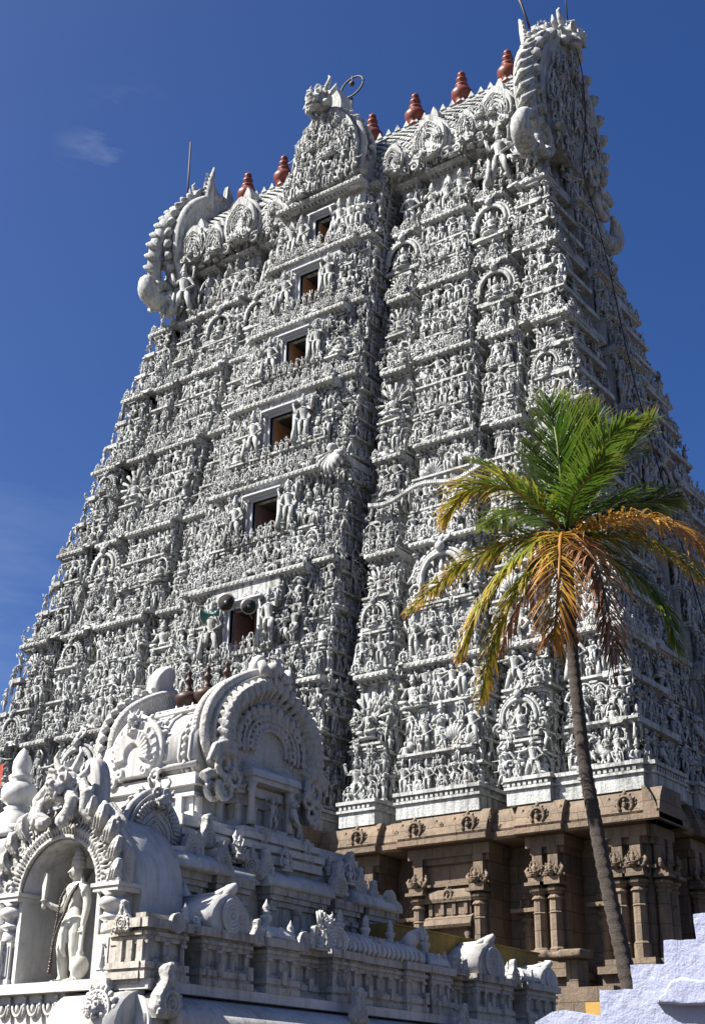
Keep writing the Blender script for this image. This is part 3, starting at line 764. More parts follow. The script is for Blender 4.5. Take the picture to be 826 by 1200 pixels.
# end gables with scaled rims
def end_gable(sx):
    gname = 'end_gable'
    G = Geo(); rz = PI/2 if sx > 0 else -PI/2
    w, h = 2.72, 6.5
    gg = gable(w, h, .75, .27, 30, head=False, back=False, full=False)
    loc = (XC+sx*(9.5 if sx > 0 else 9.1), YC, 34.6)
    G.put(gg, loc, rz)
    # overlapping plump scales wrapped over the rim edge that faces front and back
    H = horseshoe(w+.12, h)
    for i in range(3, 37, 2):
        x, z = H[i]; 
        for sy_ in (1,):
            p = (XC+sx*((9.5 if sx > 0 else 9.1)+.05), YC+(x if sx > 0 else -x), 34.6+z); ball(p, (.38,.22,.30), G, 9, 6)
    # great curl at the foot, front and back
    for sy_ in (-1,1):
        c = (YC+sy_*2.5, 34.9 if sx < 0 or sy_ < 0 else 34.2)
        a = np.linspace(0, 1.55*PI, 18); R = .80-.07*a
        pts = [(XC+sx*((9.15 if sx > 0 else 8.8)+.03*k), c[0]+sy_*(.72-R[k]*math.cos(a[k])*1.0), c[1]-R[k]*math.sin(a[k])*1.0) for k in range(18)]
        tube(pts, np.concatenate([np.linspace(.34,.42,9), np.linspace(.40,.08,9)]), 10, G, up=(1,0,0))
    # figures filling the tympanum
    for z, n in ((.2,7),(.95,8),(1.7,8),(2.45,8),(3.2,7),(3.9,6),(4.6,4),(5.2,2)):
        for k in range(n): G.put((STAND+SIT)[rs.randint(16)], (loc[0]+sx*U(.25,.5), YC+(k-(n-1)/2)*.56+U(-.1,.1), loc[2]+z), rz, U(.7,1.0))
    o = child(gname, G, M['tower'], tower)
    # crest: lion face, horns and tall leaf plates
    Pl = Geo()
    for (yy, z0, hh, ww, ln) in ((-.05,40.5,2.1,.75,0),(.55,40.3,1.7,.5,.3),(-.75,40.3,1.6,.45,-.3)) if sx > 0 else ((-.5,40.2,2.0,1.25,.3),(.75,40.2,2.4,.8,.5),(-1.35,39.2,2.3,.8,-.5)):
        pl = [(-ww*.5,0),(-ww*.72,hh*.3),(-ww*.55,hh*.6),(-ww*.1+ln*.5,hh),(ww*.35,hh*.72),(ww*.6,hh*.3),(ww*.5,0)]
        Pl.put(plate(smooth_poly(pl), -.14, .14, bev=.1), (XC+sx*8.75, YC+yy, z0), rz)
    for k in range(9):
        a = math.radians(200-k*20)
    # a tall toothed horn
    pts = [(XC+sx*8.5,YC-.9,40.2),(XC+sx*8.45,YC-.95,41.0),(XC+sx*8.3,YC-1.0,41.8),(XC+sx*8.15,YC-1.0,42.5)]
    tube(pts, [.3,.26,.17,.04], 9, Pl)
    for k in range(8): ball((XC+sx*8.6-sx*.03*k,YC-1.12,40.4+.24*k), (.17-.015*k,.16,.07), Pl, 8, 4)
    child('crest_leaf', Pl, M['tower'], o)
    Hd = Geo().put(HEAD, (XC+sx*9.7, YC, 40.55), rz, 1.55)
    Hd.put(SIT[0], (XC+sx*9.1, YC-.55, 41.3), rz*.6, 1.3)
    child('lion_face', Hd, M['tower'], o)
    # guardian climbing at the front foot of the gable
    A = Geo(); A.put(GUARD, (XC+sx*7.9, YC-2.75, 33.35), -.2*sx, (2.3,2.3,2.35)); A.put(BEAST, (XC+sx*9.0, YC-2.9, 33.4), 0, (1.7,1.5,1.5)); 
    child('guardian_figure', A, M['tower'], tower)
end_gable(1); end_gable(-1)
# smooth outer band of the front rim on both ends (bare plaster arch seen from the front)
for sx in (1,-1):
    B = Geo()
    yz = [(-2.2,34.2),(-2.75,35.0),(-3.1,36.2),(-3.1,37.4),(-2.75,38.6),(-2.1,39.7),(-1.2,40.6),(-.2,41.2)]
    bend = [0,.1,.12,.05,-.05,-.0,.15,.3]
    t = np.linspace(0,7,30); yy = np.interp(t, range(8), [a for a,_ in yz]); z_ = np.interp(t, range(8), [b for _,b in yz]); xx = np.interp(t, range(8), bend)
    tube(np.stack([XC+sx*(9.3+xx), YC+yy, z_], 1), np.interp(t, [0,3,5,7], [.26,.34,.36,.22]), 12, B, up=(1,0,0))
    for k in range(9):
        j = 6+k*2; tube([(XC+sx*(9.0+xx[j]), YC+yy[j]-.25, z_[j]-.35),(XC+sx*(9.35+xx[j]), YC+yy[j]-.40, z_[j]-.05),(XC+sx*(9.75+xx[j]), YC+yy[j]-.2, z_[j]+.25)], [.05,.15,.05], 8, B)
    child('rim_band', B, M['tower'], tower)
# finials along the ridge
KP = [(.30,0),(.36,.08),(.24,.16),(.40,.34),(.50,.56),(.50,.74),(.36,.94),(.22,1.02),(.33,1.10),(.30,1.20),(.15,1.26),(.13,1.36),(.25,1.46),(.25,1.56),(.12,1.64),(.10,1.70),(.19,1.78),(.17,1.90),(.06,1.98),(.02,2.10)]
kal = mesh_from('finial', lathe(KP, 20), [M['red']])
for k, dx in enumerate((-6.9,-4.75,-2.3,.2,2.45,4.78,7.0)):
    o = obj('finial', None, None, tower, me=kal); o.location = (dx, 0, ZR+4.5); o.scale = (.92,.92,.90)
# rods and lightning ring standing on the ridge
def rod(pts, r, extra=None, label=None):
    g = tube(pts, r, 6)
    if extra: extra(g)
    return child('lightning_rod', g, M['iron'], tower)
rod([(XC-10.75,YC,41.8),(XC-10.8,YC,45.9)], .045)
rod([(XC+8.55,YC-.9,41.9),(XC+8.25,YC-.95,43.3),(XC+8.1,YC-1,43.9)], .05)
def ringx(g):
    c = np.array([XC-.8,YC-.2,44.15]); tube([c+np.array([.62*math.cos(a),.1*math.sin(a),.62*math.sin(a)]) for a in np.linspace(0,2*PI,25)], .045, 6, g, up=(0,1,0))
    ball(c+np.array([.0,0,.2]), .13, g, 8, 5); tube([c+np.array([0,0,.2]), c+np.array([0,0,.62])], .03, 5, g); tube([c+np.array([-.3,0,-.9-.6]), c+np.array([0,0,-.6])], .05, 5, g)
rod([(XC-.8,YC-.2,41.0),(XC-.8,YC-.2,43.5)], .05, ringx)

# ---------------- statues: the 100 largest in view as parts, the rest as one mass
BIG.sort(key=lambda t: -t[0])
LM = [mesh_from('statue', g, [M['tower']]) for g in LIB]
for sz, li, loc, rz, sc in BIG[:100]:
    o = obj('statue', None, None, tower, me=LM[li]); o.location = (loc[0]-XC, loc[1]-YC, loc[2]); o.rotation_euler = (0,0,rz); o.scale = (sc,sc,sc)
for sz, li, loc, rz, sc in BIG[100:]: FIG.put(LIB[li], loc, rz, sc)
fo = child('small_statues', FIG, M['tower'], tower); fo['kind'] = 'stuff'
print('statues', len(BIG), 'verts', FIG.n)

# ---------------- brown stone base
SB = Geo(); DK = Geo()
def stone_face(fr, wide):
    G = Geo(); half = fr.half(9.0)+.28; oth = fr.other(9.0)+.28
    box(-half+1.5, half-1.5, -oth+1.75, 0, 0, 9.0, g=G)
    bs = bays(fr.half(9.3), 1, wide)
    for (u0,u1,pr,ty) in bs:
        k = half/fr.half(9.3)
        if ty in ('door','col'): pr = 1.0
        a, b = u0*k-.02, u1*k+.02
        if ty == 'D': a, b = (a, half+(0 if wide else -.01)) if u1 > 0 else (-half-(0 if wide else -.01), b)
        w = oth+pr
        # overhanging roll cornice
        cor = [(-w+1.4,8.46),(-w+.08,8.46),(-w+.0,8.50),(-w,8.64),(-w+.09,8.66),(-w+.05,8.72),(-w+.09,8.86),(-w+.17,9.06),(-w+.27,9.22),(-w+.33,9.31),(-w+1.4,9.32)]
        if ty == 'D' and not wide: cor = [(min(y_,-w+.42),z_) for y_,z_ in cor]
        extr(cor, a, b, G)
        n = 1 if b-a < 2 else 2
        for q in range(n):
            u = a+(b-a)*(q+.5)/n if n == 1 else a+(b-a)*(.2+.6*q)
            G.put(KUDU, (u,-w+.10,8.66), 0, (1.15,1.3,1.05))
            if n == 2 and q == 0: G.put(FOL[1], ((a+b)/2,-w+.16,8.7), 0, (.5,.35,.5))
            for sg in (-1,1): G.put(FOL[2], (u+sg*.55,-w+.20,8.68), 0, (.5,.4,.55))
        # frieze, beam, wall
        wl = w-.60; iy = -oth+1.85
        aa, bb = a+.22, b-.22
        if ty == 'D':
            if u1 > 0: bb = min(b-.4, half-.62)
            else: aa = max(a+.4, -half+.62)
        if ty == 'D' and not wide: iy = -wl+.4
        box(aa, bb, -wl, iy, 2.0, 8.46, g=G)
        box(aa-.1, bb+.1, -wl-.22, iy, 8.18, 8.46, g=G); box(aa-.02, bb+.02, -wl-.12, iy, 8.02, 8.18, g=G)
        box(aa-.05, bb+.05, -wl-.16, iy, 7.42, 7.50, g=G)
        # pilasters with stepped round capitals and brackets
        np_ = (2 if bb-aa < 1.5 or ty == 'B' else 3) if bb-aa < 2.4 or ty == 'B' else 4
        for q in range(np_):
            u = aa+.24+(bb-aa-.48)*q/(np_-1); y = -wl-.16
            lathe([(.21,5.3),(.21,5.65),(.17,5.70),(.165,6.5),(.19,6.53),(.165,6.56),(.16,6.85),(.21,6.88),(.2,6.92),(.15,6.97),(.24,7.06),(.26,7.12),(.15,7.2)], 8, G, (u,y,0), smooth=False, ph=PI/8)
            box(u-.28,u+.28,y-.30,y+.1,7.2,7.28,g=G); box(u-.22,u+.22,y-.2,y+.1,7.28,7.4,g=G)
            for sg in (-1,1):
                tube([(u+sg*.12,y-.10,7.42),(u+sg*.24,y-.12,7.48),(u+sg*.30,y-.12,7.60),(u+sg*.25,y-.10,7.68)], [.07,.07,.05,.03], 6, G); G.put(FOL[rs.randint(4)], (u+sg*.2,y-.1,7.42), 0, .36)
            tube([(u,y-.05,7.42),(u,y-.22,7.5),(u,y-.26,7.66),(u,y-.2,7.76)], [.08,.08,.06,.03], 6, G)
            box(u-.14,u+.14,y-.08,y+.1,7.38,8.18,g=G); G.put(SIT[rs.randint(4)], (u,y-.24,7.5), 0, .45)
        # little shrine front between the pilasters
        if bb-aa > 1.2:
            uc = (aa+bb)/2; hwid = min(.72, (bb-aa)/2-.42) if np_ == 2 else min(.55, (bb-aa)/(np_-1)*.5-.22)
            if hwid > .12:
                extr([(-wl+.02,6.35),(-wl-.30,6.35),(-wl-.34,6.42),(-wl-.26,6.6),(-wl-.12,6.68),(-wl+.02,6.68)], uc-hwid, uc+hwid, G)
                box(uc-hwid*.9,uc+hwid*.9,-wl-.16,-wl,6.68,6.98,g=G)
                for q in range(4): box(uc-hwid*.85+q*hwid*.5,uc-hwid*.85+q*hwid*.5+.1,-wl-.22,-wl,6.68,6.98,g=G)
                extr([(-wl+.02,7.0),(-wl-.26,7.0),(-wl-.28,7.1),(-wl-.2,7.28),(-wl-.08,7.36),(-wl+.02,7.38)], uc-hwid, uc+hwid, G)
                G.put(KUDU, (uc,-wl-.24,7.0), 0, (.7,.8,.72))
                for sg in (-1,1):
                    lathe([(.07,5.5),(.06,5.9),(.10,5.95),(.06,6.05),(.11,6.2),(.05,6.3)], 7, G, (uc+sg*hwid*.75,-wl-.14,0)); G.put(KUDU, (uc+sg*hwid*.7,-wl-.24,6.36), 0, .42)
        # plinth courses
        for za, zc, o_ in ((0,4.3,.75),(4.3,4.55,.62),(4.55,4.62,.70),(4.62,4.95,.52),(4.95,5.12,.66),(5.12,5.3,.42)):
            box(aa-.2*o_/.5, bb+.2*o_/.5, -wl-o_, iy, za, zc, g=G)
    # links between bays (in the recesses)
    extr([(-oth+1.8,8.47),(-oth+.26,8.47),(-oth+.18,8.53),(-oth+.18,8.66),(-oth+.27,8.68),(-oth+.24,8.74),(-oth+.36,9.06),(-oth+.52,9.30),(-oth+1.8,9.30)], -half+.4, half-.4, G)
    srt = sorted(bs)
    for (a0,a1,p,t),(b0_,b1,p2,t2) in zip(srt, srt[1:]):
        uc = (a1+b0_)/2*half/fr.half(9.3)
        lathe([(.13,4.9),(.13,6.2),(.2,6.3),(.1,6.45),(.22,6.55),(.12,6.7)], 8, G, (uc,-oth+1.35,0), smooth=False); 
        box(uc-.35,uc+.35,-oth+1.0,-oth+1.7,6.7,6.8,g=G); G.put(KUDU, (uc,-oth+1.2,6.8), 0, .7)
    box(-half+.4,half-.4,-oth+.55,0,0,4.7,g=G)
    fr.put(SB, G)
for fi, fr in enumerate(FR): stone_face(fr, fi in (0,3))
child('stone_base', SB, M['stone'], tower)

# ================================================================= loudspeakers on the lowest visible door
def horn(loc, aim, mat, label, s=1.0):
    t = thing('loudspeaker', label, 'loudspeaker', loc, 'horn loudspeakers in the tower doorway')
    d = np.array(aim, float); d /= np.linalg.norm(d); P = [d*x*s for x in (-.34,-.22,-.20,.0,.14,.24,.29)]
    g = tube(P, [.09*s,.10*s,.05*s,.07*s,.14*s,.24*s,.30*s], 18)
    obj('horn', g, mat, t)
    r = tube([d*.285*s, d*.31*s], [.31*s,.31*s], 18); obj('rim', r, M['horn_grey'], t)
    c = tube([d*.30*s, d*.315*s], [.27*s,.27*s], 18); obj('throat', c, M['horn_dark'], t)
    b = tube([d*.31*s, d*.36*s], [.06*s,.04*s], 10); obj('driver_cap', b, mat, t)
    br = tube([d*-.2*s, d*-.2*s+np.array([0,.25,-.3])], .025, 6); obj('bracket', br, M['iron'], t)
    return t
horn((-27.72,31.25,16.98), (.30,-1,-.30), M['horn_grey'], 'large grey horn loudspeaker in the middle, facing out of the tower doorway', 1.0)
horn((-26.98,31.3,16.68), (.75,-.75,-.2), M['horn_green'], 'dark green horn loudspeaker on the right side of the tower doorway', .85)
horn((-28.5,31.2,16.72), (-1,-.35,-.15), M['horn_green'], 'green horn loudspeaker pointing left beside the tower doorway', .85)

# ================================================================= black cable down the shaded side
cb = [(XC+9.75,YC+.0,42.4),(XC+10.35,YC-.1,39.5),(XC+10.3,YC-.1,36.5)]
for z, y in ((35,YC-.15),(33,YC-.1),(30,YC-.3),(27,YC-.9),(24,YC-1.3),(21,YC-1.3),(17,YC-1.2),(13,YC-1.1),(9.5,YC-1),(3,YC-1)): cb.append((XC+hw(z)+.55, y, z))
tt = np.linspace(0, len(cb)-1, 80); cb = np.array(cb); cb = np.stack([np.interp(tt, range(len(cb)), cb[:,k]) for k in range(3)], 1)
for _ in range(6): cb[1:-1] = (cb[:-2]+2*cb[1:-1]+cb[2:])/4
tag(obj('cable', tube(cb, .022, 6), M['cable']), 'thin black cable hanging down the shaded right side of the tower', 'cable')
tag(obj('cable', tube([(XC+9.9,YC-.25,41.6),(XC+9.88,YC-.25,44),(XC+9.84,YC-.25,49)], .028, 6), M['cable']), 'thin dark upright wire rising from the lion crest at the tower top', 'wire')
# ================================================================= SHRINE (foreground)
MS = M['shrine']
shrine = thing('shrine', 'weathered white shrine with horseshoe gabled wagon roof and moulded parapet in front of the tower', 'shrine', (-15.5,17.5,0))
def sp(name, g, parent=None, mat=None): return child(name, g, mat or MS, parent or shrine)
def course(x0,x1,y0,y1,z0,z1,g): return box(x0,x1,y0,y1,z0,z1,g=g)
# lower body and slab
B = Geo()
box(-19.5,-12.95,13.35,24.0,0,2.75,g=B); box(-15.3,-12.95,12.95,13.5,0,2.68,g=B)
# slab (stepped back at the corner)
box(-20,-13.17,12.88,13.6,3.14,3.27,g=B); box(-20,-12.62,13.6,24.0,3.12,3.25,g=B); box(-13.17,-12.58,13.02,13.6,3.13,3.255,g=B)
box(-20,-14.05,13.02,13.5,2.76,3.14,g=B)
# carved fascia leaves under the slab
q = -17.6
while q < -14.15:
    tube(arcpts(q,3.02,.095,.15,180,360,9,12.99), .022, 5, B, up=(0,1,0)); ball((q,12.99,2.97), (.04,.03,.07), B, 6, 4); tube([(q+.15,12.99,3.12),(q+.15,12.97,2.85)], [.02,.035], 5, B)
    for zz_ in (2.9,3.0,3.1): ball((q+.15,12.97,zz_), .028, B, 5, 3)
    q += .30
sp('base', B)
# rolled eave on the right side and the front right corner
E_ = Geo()
def rollprof(x0, x1, z0, z1, n=9):   # outward x from x0 to x1 as z falls z1 -> z0
    return [(x0+(x1-x0)*math.sin(t), z0+(z1-z0)*math.cos(t)) for t in np.linspace(0, PI/2, n)]
def roll_x(xin, xout, y0, y1, z0, z1, g, lip=.06):
    pr = rollprof(xin, xout, z0, z1); poly = pr+[(xout, z0-lip),(xin, z0-lip)]
    t = extr([(-x,z) for x,z in poly], y0, y1, smooth=True); g.put(t, (0,0,0), PI/2)
def roll_y(yin, yout, x0, x1, z0, z1, g, lip=.06):
    pr = rollprof(yin, yout, z0, z1); extr(pr+[(yout,z0-lip),(yin,z0-lip)], x0, x1, g, smooth=True)
roll_x(-12.98, -12.25, 13.35, 23.9, 2.72, 3.12, E_)
roll_y(13.15, 12.66, -13.95, -12.75, 2.68, 3.13, E_); box(-13.98,-12.72,12.60,13.2,2.52,2.63,g=E_)
roll_x(-12.95, -12.5, 13.0, 13.32, 2.70, 3.12, E_); roll_y(13.3,12.98,-12.9,-12.55,2.70,3.12,E_)
box(-12.98,-12.33,13.3,23.8,2.4,2.62,g=E_)
sp('rolled_eave', E_)
ANT = Geo()      # leaf shaped antefix with a horseshoe face, unit height
plate([(-.28,0),(-.36,.18),(-.33,.40),(-.20,.58),(-.13,.74),(-.15,.90),(-.04,1.0),(.08,.95),(.10,.78),(.20,.58),(.33,.40),(.36,.18),(.28,0)], -.10, .14, ANT, bev=.14)
tube(arcpts(0,.27,.19,.22,-40,220,14,-.12), .035, 6, ANT, up=(0,1,0)); tube(arcpts(0,.27,.10,.12,0,360,12,-.12), .03, 6, ANT, up=(0,1,0)); ball((0,-.12,.27), .05, ANT, 6, 4)
for s_ in (-1,1): spiral((s_*.26,.08), .10, 1.2, .35, ANT, s_, -.3, -.10, 6, 10)
for p in arcpts(0,.27,.29,.33,-20,200,11,-.08): ball(p, .045, ANT, 6, 4)
tube([(0,-.1,.55),(0,-.13,.72),(.0,-.08,.9)], [.05,.055,.03], 6, ANT); ball((.0,-.04,.93), (.13,.10,.09), ANT, 8, 5)
ANT = organic(ANT, .014, 1)
DISC = Geo()     # round nasi with concentric rings
plate([(x,z) for x,_,z in arcpts(0,.42,.40,.42,0,352,26)], -.05, .15, DISC)
for r_ in (.39,.30,.21,.12): tube(arcpts(0,.42,r_,r_*1.04,0,360,28,-.07), .036, 6, DISC, up=(0,1,0))
ball((0,-.08,.42), .06, DISC, 8, 5)
for k in range(20):
    a = 2*PI*k/20; ball((.345*math.cos(a),-.08,.42+.36*math.sin(a)), .032, DISC, 5, 3)
DISC = organic(DISC, .014, 1)
def antefix(x, y, z, h, rz=PI/2, tpl=None, lean=0):
    G = Geo().put(tpl or ANT, (x,y,z), rz, h); return sp('antefix', G, mat=M['carved'])
FACE = HEAD
antefix(-12.42, 13.22, 2.78, .66); antefix(-12.35, 17.2, 2.95, .50); antefix(-12.35, 20.1, 2.95, .48)
K = Geo().put(DISC, (-13.12,12.74,2.64), 0, .56); K.put(FACE, (-13.12,12.72,2.75), 0, .33)
for k in range(14):
    a = math.radians(-30+240*k/13); ball((-13.12+.27*math.cos(a), 12.74, 2.87+.27*math.sin(a)), .04, K, 6, 4)
sp('lion_medallion', K)

# parapet modules along the right side
def module(y0, y1, xo, G, z0=3.25, pil=True, zs=1.0, xin=-13.3):
    c = ((0,.09,.05),(.09,.13,.02),(.13,.21,.045),(.21,.25,.0),(.25,.47,-.05),(.47,.53,.0),(.53,.58,.03),(.58,.62,.0),(.62,.735,.075))
    for a, b_, o in c: box(xin, xo+o, y0-o, y1+o, z0+a*zs, z0+b_*zs, g=G)
    if pil:
        n = max(2, int((y1-y0)/.28)+1)
        for q in range(n):
            y = y0+.05+(y1-y0-.1)*q/(n-1); box(xin, xo-.005, y-.04, y+.04, z0+.25*zs, z0+.47*zs, g=G); box(xin, xo+.025, y-.055, y+.055, z0+.43*zs, z0+.47*zs, g=G)
            box(xin, xo+.075, y-.05, y+.05, z0+.13*zs, z0+.30*zs, g=G) if q % 2 else None
Pm = Geo()
module(13.02,13.75,-12.66,Pm); 
mods = [(14.05,15.05,-12.66),(15.42,16.08,-12.66),(16.95,17.6,-12.66),(17.6,18.9,-12.74),(18.9,19.45,-12.66),(19.62,20.2,-12.66),(21.0,22.2,-12.66),(22.75,23.85,-12.66)]
for a,b_,x in mods: module(a,b_,x,Pm)
module(13.5,23.8,-12.90,Pm)
box(-13.3,-12.74,13.0,23.9,3.2,3.3,g=Pm)
# front face of the corner module
for a, b_, o in ((0,.09,.05),(.13,.21,.045),(.53,.58,.03),(.62,.735,.075)): box(-13.22,-12.7,13.02-o-.02,13.3,3.25+a,3.25+b_,g=Pm)
for x in (-13.1,-12.92,-12.74): box(x-.05,x+.05,12.985,13.1,3.46,3.72,g=Pm)
box(-13.2,-12.7,13.02,13.7,3.98,4.06,g=Pm)
sp('parapet', Pm, mat=M['shrinewall'])
antefix(-13.02,12.95,3.82,.40,0); antefix(-12.60,13.5,3.84,.30,tpl=DISC)
FIN = [(.16,0),(.19,.06),(.13,.12),(.16,.22),(.22,.34),(.21,.44),(.11,.50),(.16,.55),(.14,.60),(.10,.64),(.14,.72),(.12,.80),(.05,.92),(.005,1.04)]
def finial(x, y, z, h, mat=None, prof=FIN): return sp('finial', lathe([(r*h*1.05, q*h) for r, q in prof], 18, c=(x,y,z)), mat=mat)
def kuta(x, y, z, s=.36, h=.30, fin=.5):
    G = Geo(); pr = [(1.0,0),(1.12,.18),(1.10,.40),(.92,.62),(.62,.85),(.42,1.0)]
    lathe([(r*s*1.30, q*h) for r, q in pr], 4, G, (x,y,z), smooth=False, ph=PI/4)
    for rz, (ox,oy) in ((PI/2,(s*1.0,0)),(0,(0,-s*1.0))): G.put(ANT, (x+ox*.92, y+oy*.92, z-.02), rz, (h*.9,h*.9,h*1.0))
    for (ox,oy) in ((1,-1),(1,1)): tube([(x+ox*s*.96,y+oy*s*.96,z),(x+ox*s*.85,y+oy*s*.85,z+h*.5),(x+ox*s*.5,y+oy*s*.5,z+h*.9)], [.05,.045,.03], 6, G)
    sp('cupola', G); finial(x, y, z+h*.9, fin)
def shala_x(x0, x1, y, z, r, h, fins=0, disc=.9):
    """short wagon roof along x whose horseshoe end faces the right side"""
    G = Geo(); pr = [(-r,0),(-r*1.12,.25*h),(-r*1.02,.5*h),(-r*.7,.78*h),(-r*.25,.96*h),(0,1.02*h)]; pr = pr+[(-a,b_) for a,b_ in pr[-2::-1]]
    extr([(y+a,z+b_) for a,b_ in pr], x0, x1, G, smooth=True)
    G.put(DISC, (x1,y,z-.02), PI/2, (h*disc*1.15,h*disc,h*disc*1.18))
    tube([(x1-.10,y,z+h*.9),(x1-.02,y,z+h*1.12),(x1+.06,y,z+h*1.22)], [.07,.09,.04], 8, G)
    tube([(x0,y,z+h*.98),(x1-.3,y,z+h*1.0),(x1-.05,y,z+h*1.15)], [.04,.05,.05], 6, G)
    sp('gabled_roof', G)
XP = -12.95
shala_x(-13.6,-12.62,14.58,3.98,.36,.50)
antefix(-12.68,15.22,3.86,.36)
kuta(-12.98,15.76,3.99,.30,.20,.40)
antefix(-12.72,16.33,3.90,.32,tpl=DISC); antefix(-12.75,16.62,3.95,.34)
# long wagon roof with ribs
def shala_y(xc, y0, y1, z, r, h, nf, ribs=True):
    G = Geo(); pr = [(-r,0),(-r*1.1,.22*h),(-r*1.04,.48*h),(-r*.75,.76*h),(-r*.3,.96*h),(0,1.0*h)]; pr = pr+[(-a,b_) for a,b_ in pr[-2::-1]]
    t = extr([(a,b_) for a,b_ in pr], y0, y1, smooth=True); G.put(t, (xc,0,z), PI/2)
    if ribs:
        n = int((y1-y0)/.13)
        for k in range(n):
            y = y0+.06+.13*k; tube([(xc-pr[j][0]*(-1) if False else xc+abs(pr[j][0])*1.02, y+.02*math.sin(j), z+pr[j][1]) for j in range(5)], [.045,.055,.045,.035,.02], 5, G)
    n = int((y1-y0)/.12)
    for k in range(n): frustum(xc-.04,xc+.04,y0+.12*k,y0+.12*k+.09,z+h*.97,z+h+.05,.02,.03,G)
    sp('wagon_roof', G)
    for k in range(nf): finial(xc, y0+(y1-y0)*(.22+.56*k/max(1,nf-1)), z+h, .36)
shala_y(-12.98, 17.0, 19.45, 3.99, .30, .30, 3)
sh = Geo(); sh.put(DISC, (-12.70,17.02,3.90), PI/2-.5, (.55,.5,.50)); sh.put(FACE, (-12.78,16.95,4.25), PI/2-.4, .22); 
for k in range(7): tube([(-12.80,16.80+.05*k,4.30),(-12.82,16.76+.06*k,4.52+.03*math.sin(k))], [.03,.02], 5, sh)
sp('lion_gable', sh)
G = Geo(); tube([(-12.95,19.30,4.25),(-12.85,19.38,4.42),(-12.75,19.5,4.55)], [.14,.12,.05], 8, G); G.put(FACE, (-12.72,19.46,4.35), PI/2+.3, .20); sp('lion_gable', G)
antefix(-12.66,18.2,3.99,.26)
kuta(-12.98,19.92,3.99,.30,.24,.42); antefix(-12.7,20.45,3.92,.32); antefix(-12.7,20.75,3.92,.28)
shala_x(-13.7,-12.66,21.55,3.98,.42,.56); antefix(-12.68,22.35,3.92,.42)
kuta(-13.0,23.0,3.99,.34,.26,.01); shala_x(-13.5,-12.62,23.55,3.98,.30,.34)

for y, h in ((13.92,.34),(15.30,.30),(16.18,.36),(16.45,.28),(20.35,.34),(20.9,.32),(22.45,.36),(22.62,.28)): finial(-12.86, y, 3.95, h)
for y, x, z, h in ((14.05,-12.75,3.95,.42),(16.72,-12.72,3.97,.44),(20.62,-12.72,3.95,.42),(22.5,-12.7,3.95,.36),(16.0,-13.75,5.28,.46),(18.85,-13.75,5.28,.46),(17.1,-13.7,5.25,.42)):
    sp('seated_figure', Geo().put(SIT[rs.randint(4)], (x,y,z), PI/2+U(-.3,.3), h))
# --------------------------------------------------------------- arched niche on the front
NX, NZ, NR, NO = -14.42, 4.42, .74, 1.19
Nh = Geo()
def ring(g, x, z, ri, ro, y0, y1, a0=0, a1=180, n=28, ez=1.0):
    a = np.radians(np.linspace(a0, a1, n)); V = []
    for y in (y0,y1):
        for r in (ri,ro): V += [(x+r*math.cos(t), y, z+r*ez*math.sin(t)) for t in a]
    L = []
    for k in range(n-1):
        A,Bq,Cq,D = k, k+1, n+k, n+k+1
        L += [A,Cq,D,Bq,  2*n+A,2*n+Bq,2*n+D,2*n+Cq,  A,Bq,2*n+Bq,2*n+A,  Cq,2*n+Cq,2*n+D,D]
    g.add(V, L, [4]*(len(L)//4), np.array([False,False,True,True]*(n-1)))
ring(Nh, NX, NZ, NR, NO, 13.10, 14.25, ez=.98)
for s_ in (-1,1):
    a, b_ = sorted((NX+s_*NR, NX+s_*(NR+.30))); box(a, b_, 13.25, 14.25, 3.25, NZ, g=Nh)
    a, b_ = sorted((NX+s_*(NR+.28), NX+s_*NO)); box(a, b_, 13.45, 14.25, 3.25, NZ+.01, g=Nh)
box(NX-NR-.1, NX+NR+.1, 14.18, 14.26, 3.2, NZ+NR+.05, g=Nh)
sp('niche', Nh)
# niche pillars
for s_ in (1,-1):
    Q = Geo(); x = NX+s_*(NR+.22); y = 13.16
    box(x-.15,x+.15,y-.12,y+.16,3.27,3.36,g=Q); box(x-.13,x+.13,y-.10,y+.15,3.36,3.84,g=Q); box(x-.10,x+.10,y-.115,y,3.40,3.80,g=Q)
    spiral((x,3.68), .06, 1.2, .3, Q, 1, 0, y-.12, 5, 10); spiral((x,3.54), .05, 1.2, .3, Q, -1, 2, y-.12, 5, 10); tube([(x,y-.12,3.42),(x+.02,y-.13,3.5),(x-.01,y-.12,3.75)], [.02,.03,.015], 5, Q)
    lathe([(.125,3.84),(.14,3.88),(.13,3.98),(.10,4.0),(.17,4.04),(.17,4.07),(.12,4.10),(.115,4.16),(.19,4.20),(.20,4.28),(.17,4.30),(.12,4.34),(.19,4.38)], 16, Q, (x,y+.02,0))
    box(x-.22,x+.24,y-.16,y+.25,4.38,4.44,g=Q); box(x-.25,x+.27,y-.18,y+.25,4.44,4.49,g=Q)
    box(x-s_*.2-.035,x-s_*.2+.035,y-.06,y+.10,3.28,4.40,g=Q)
    sp('niche_pillar', Q)
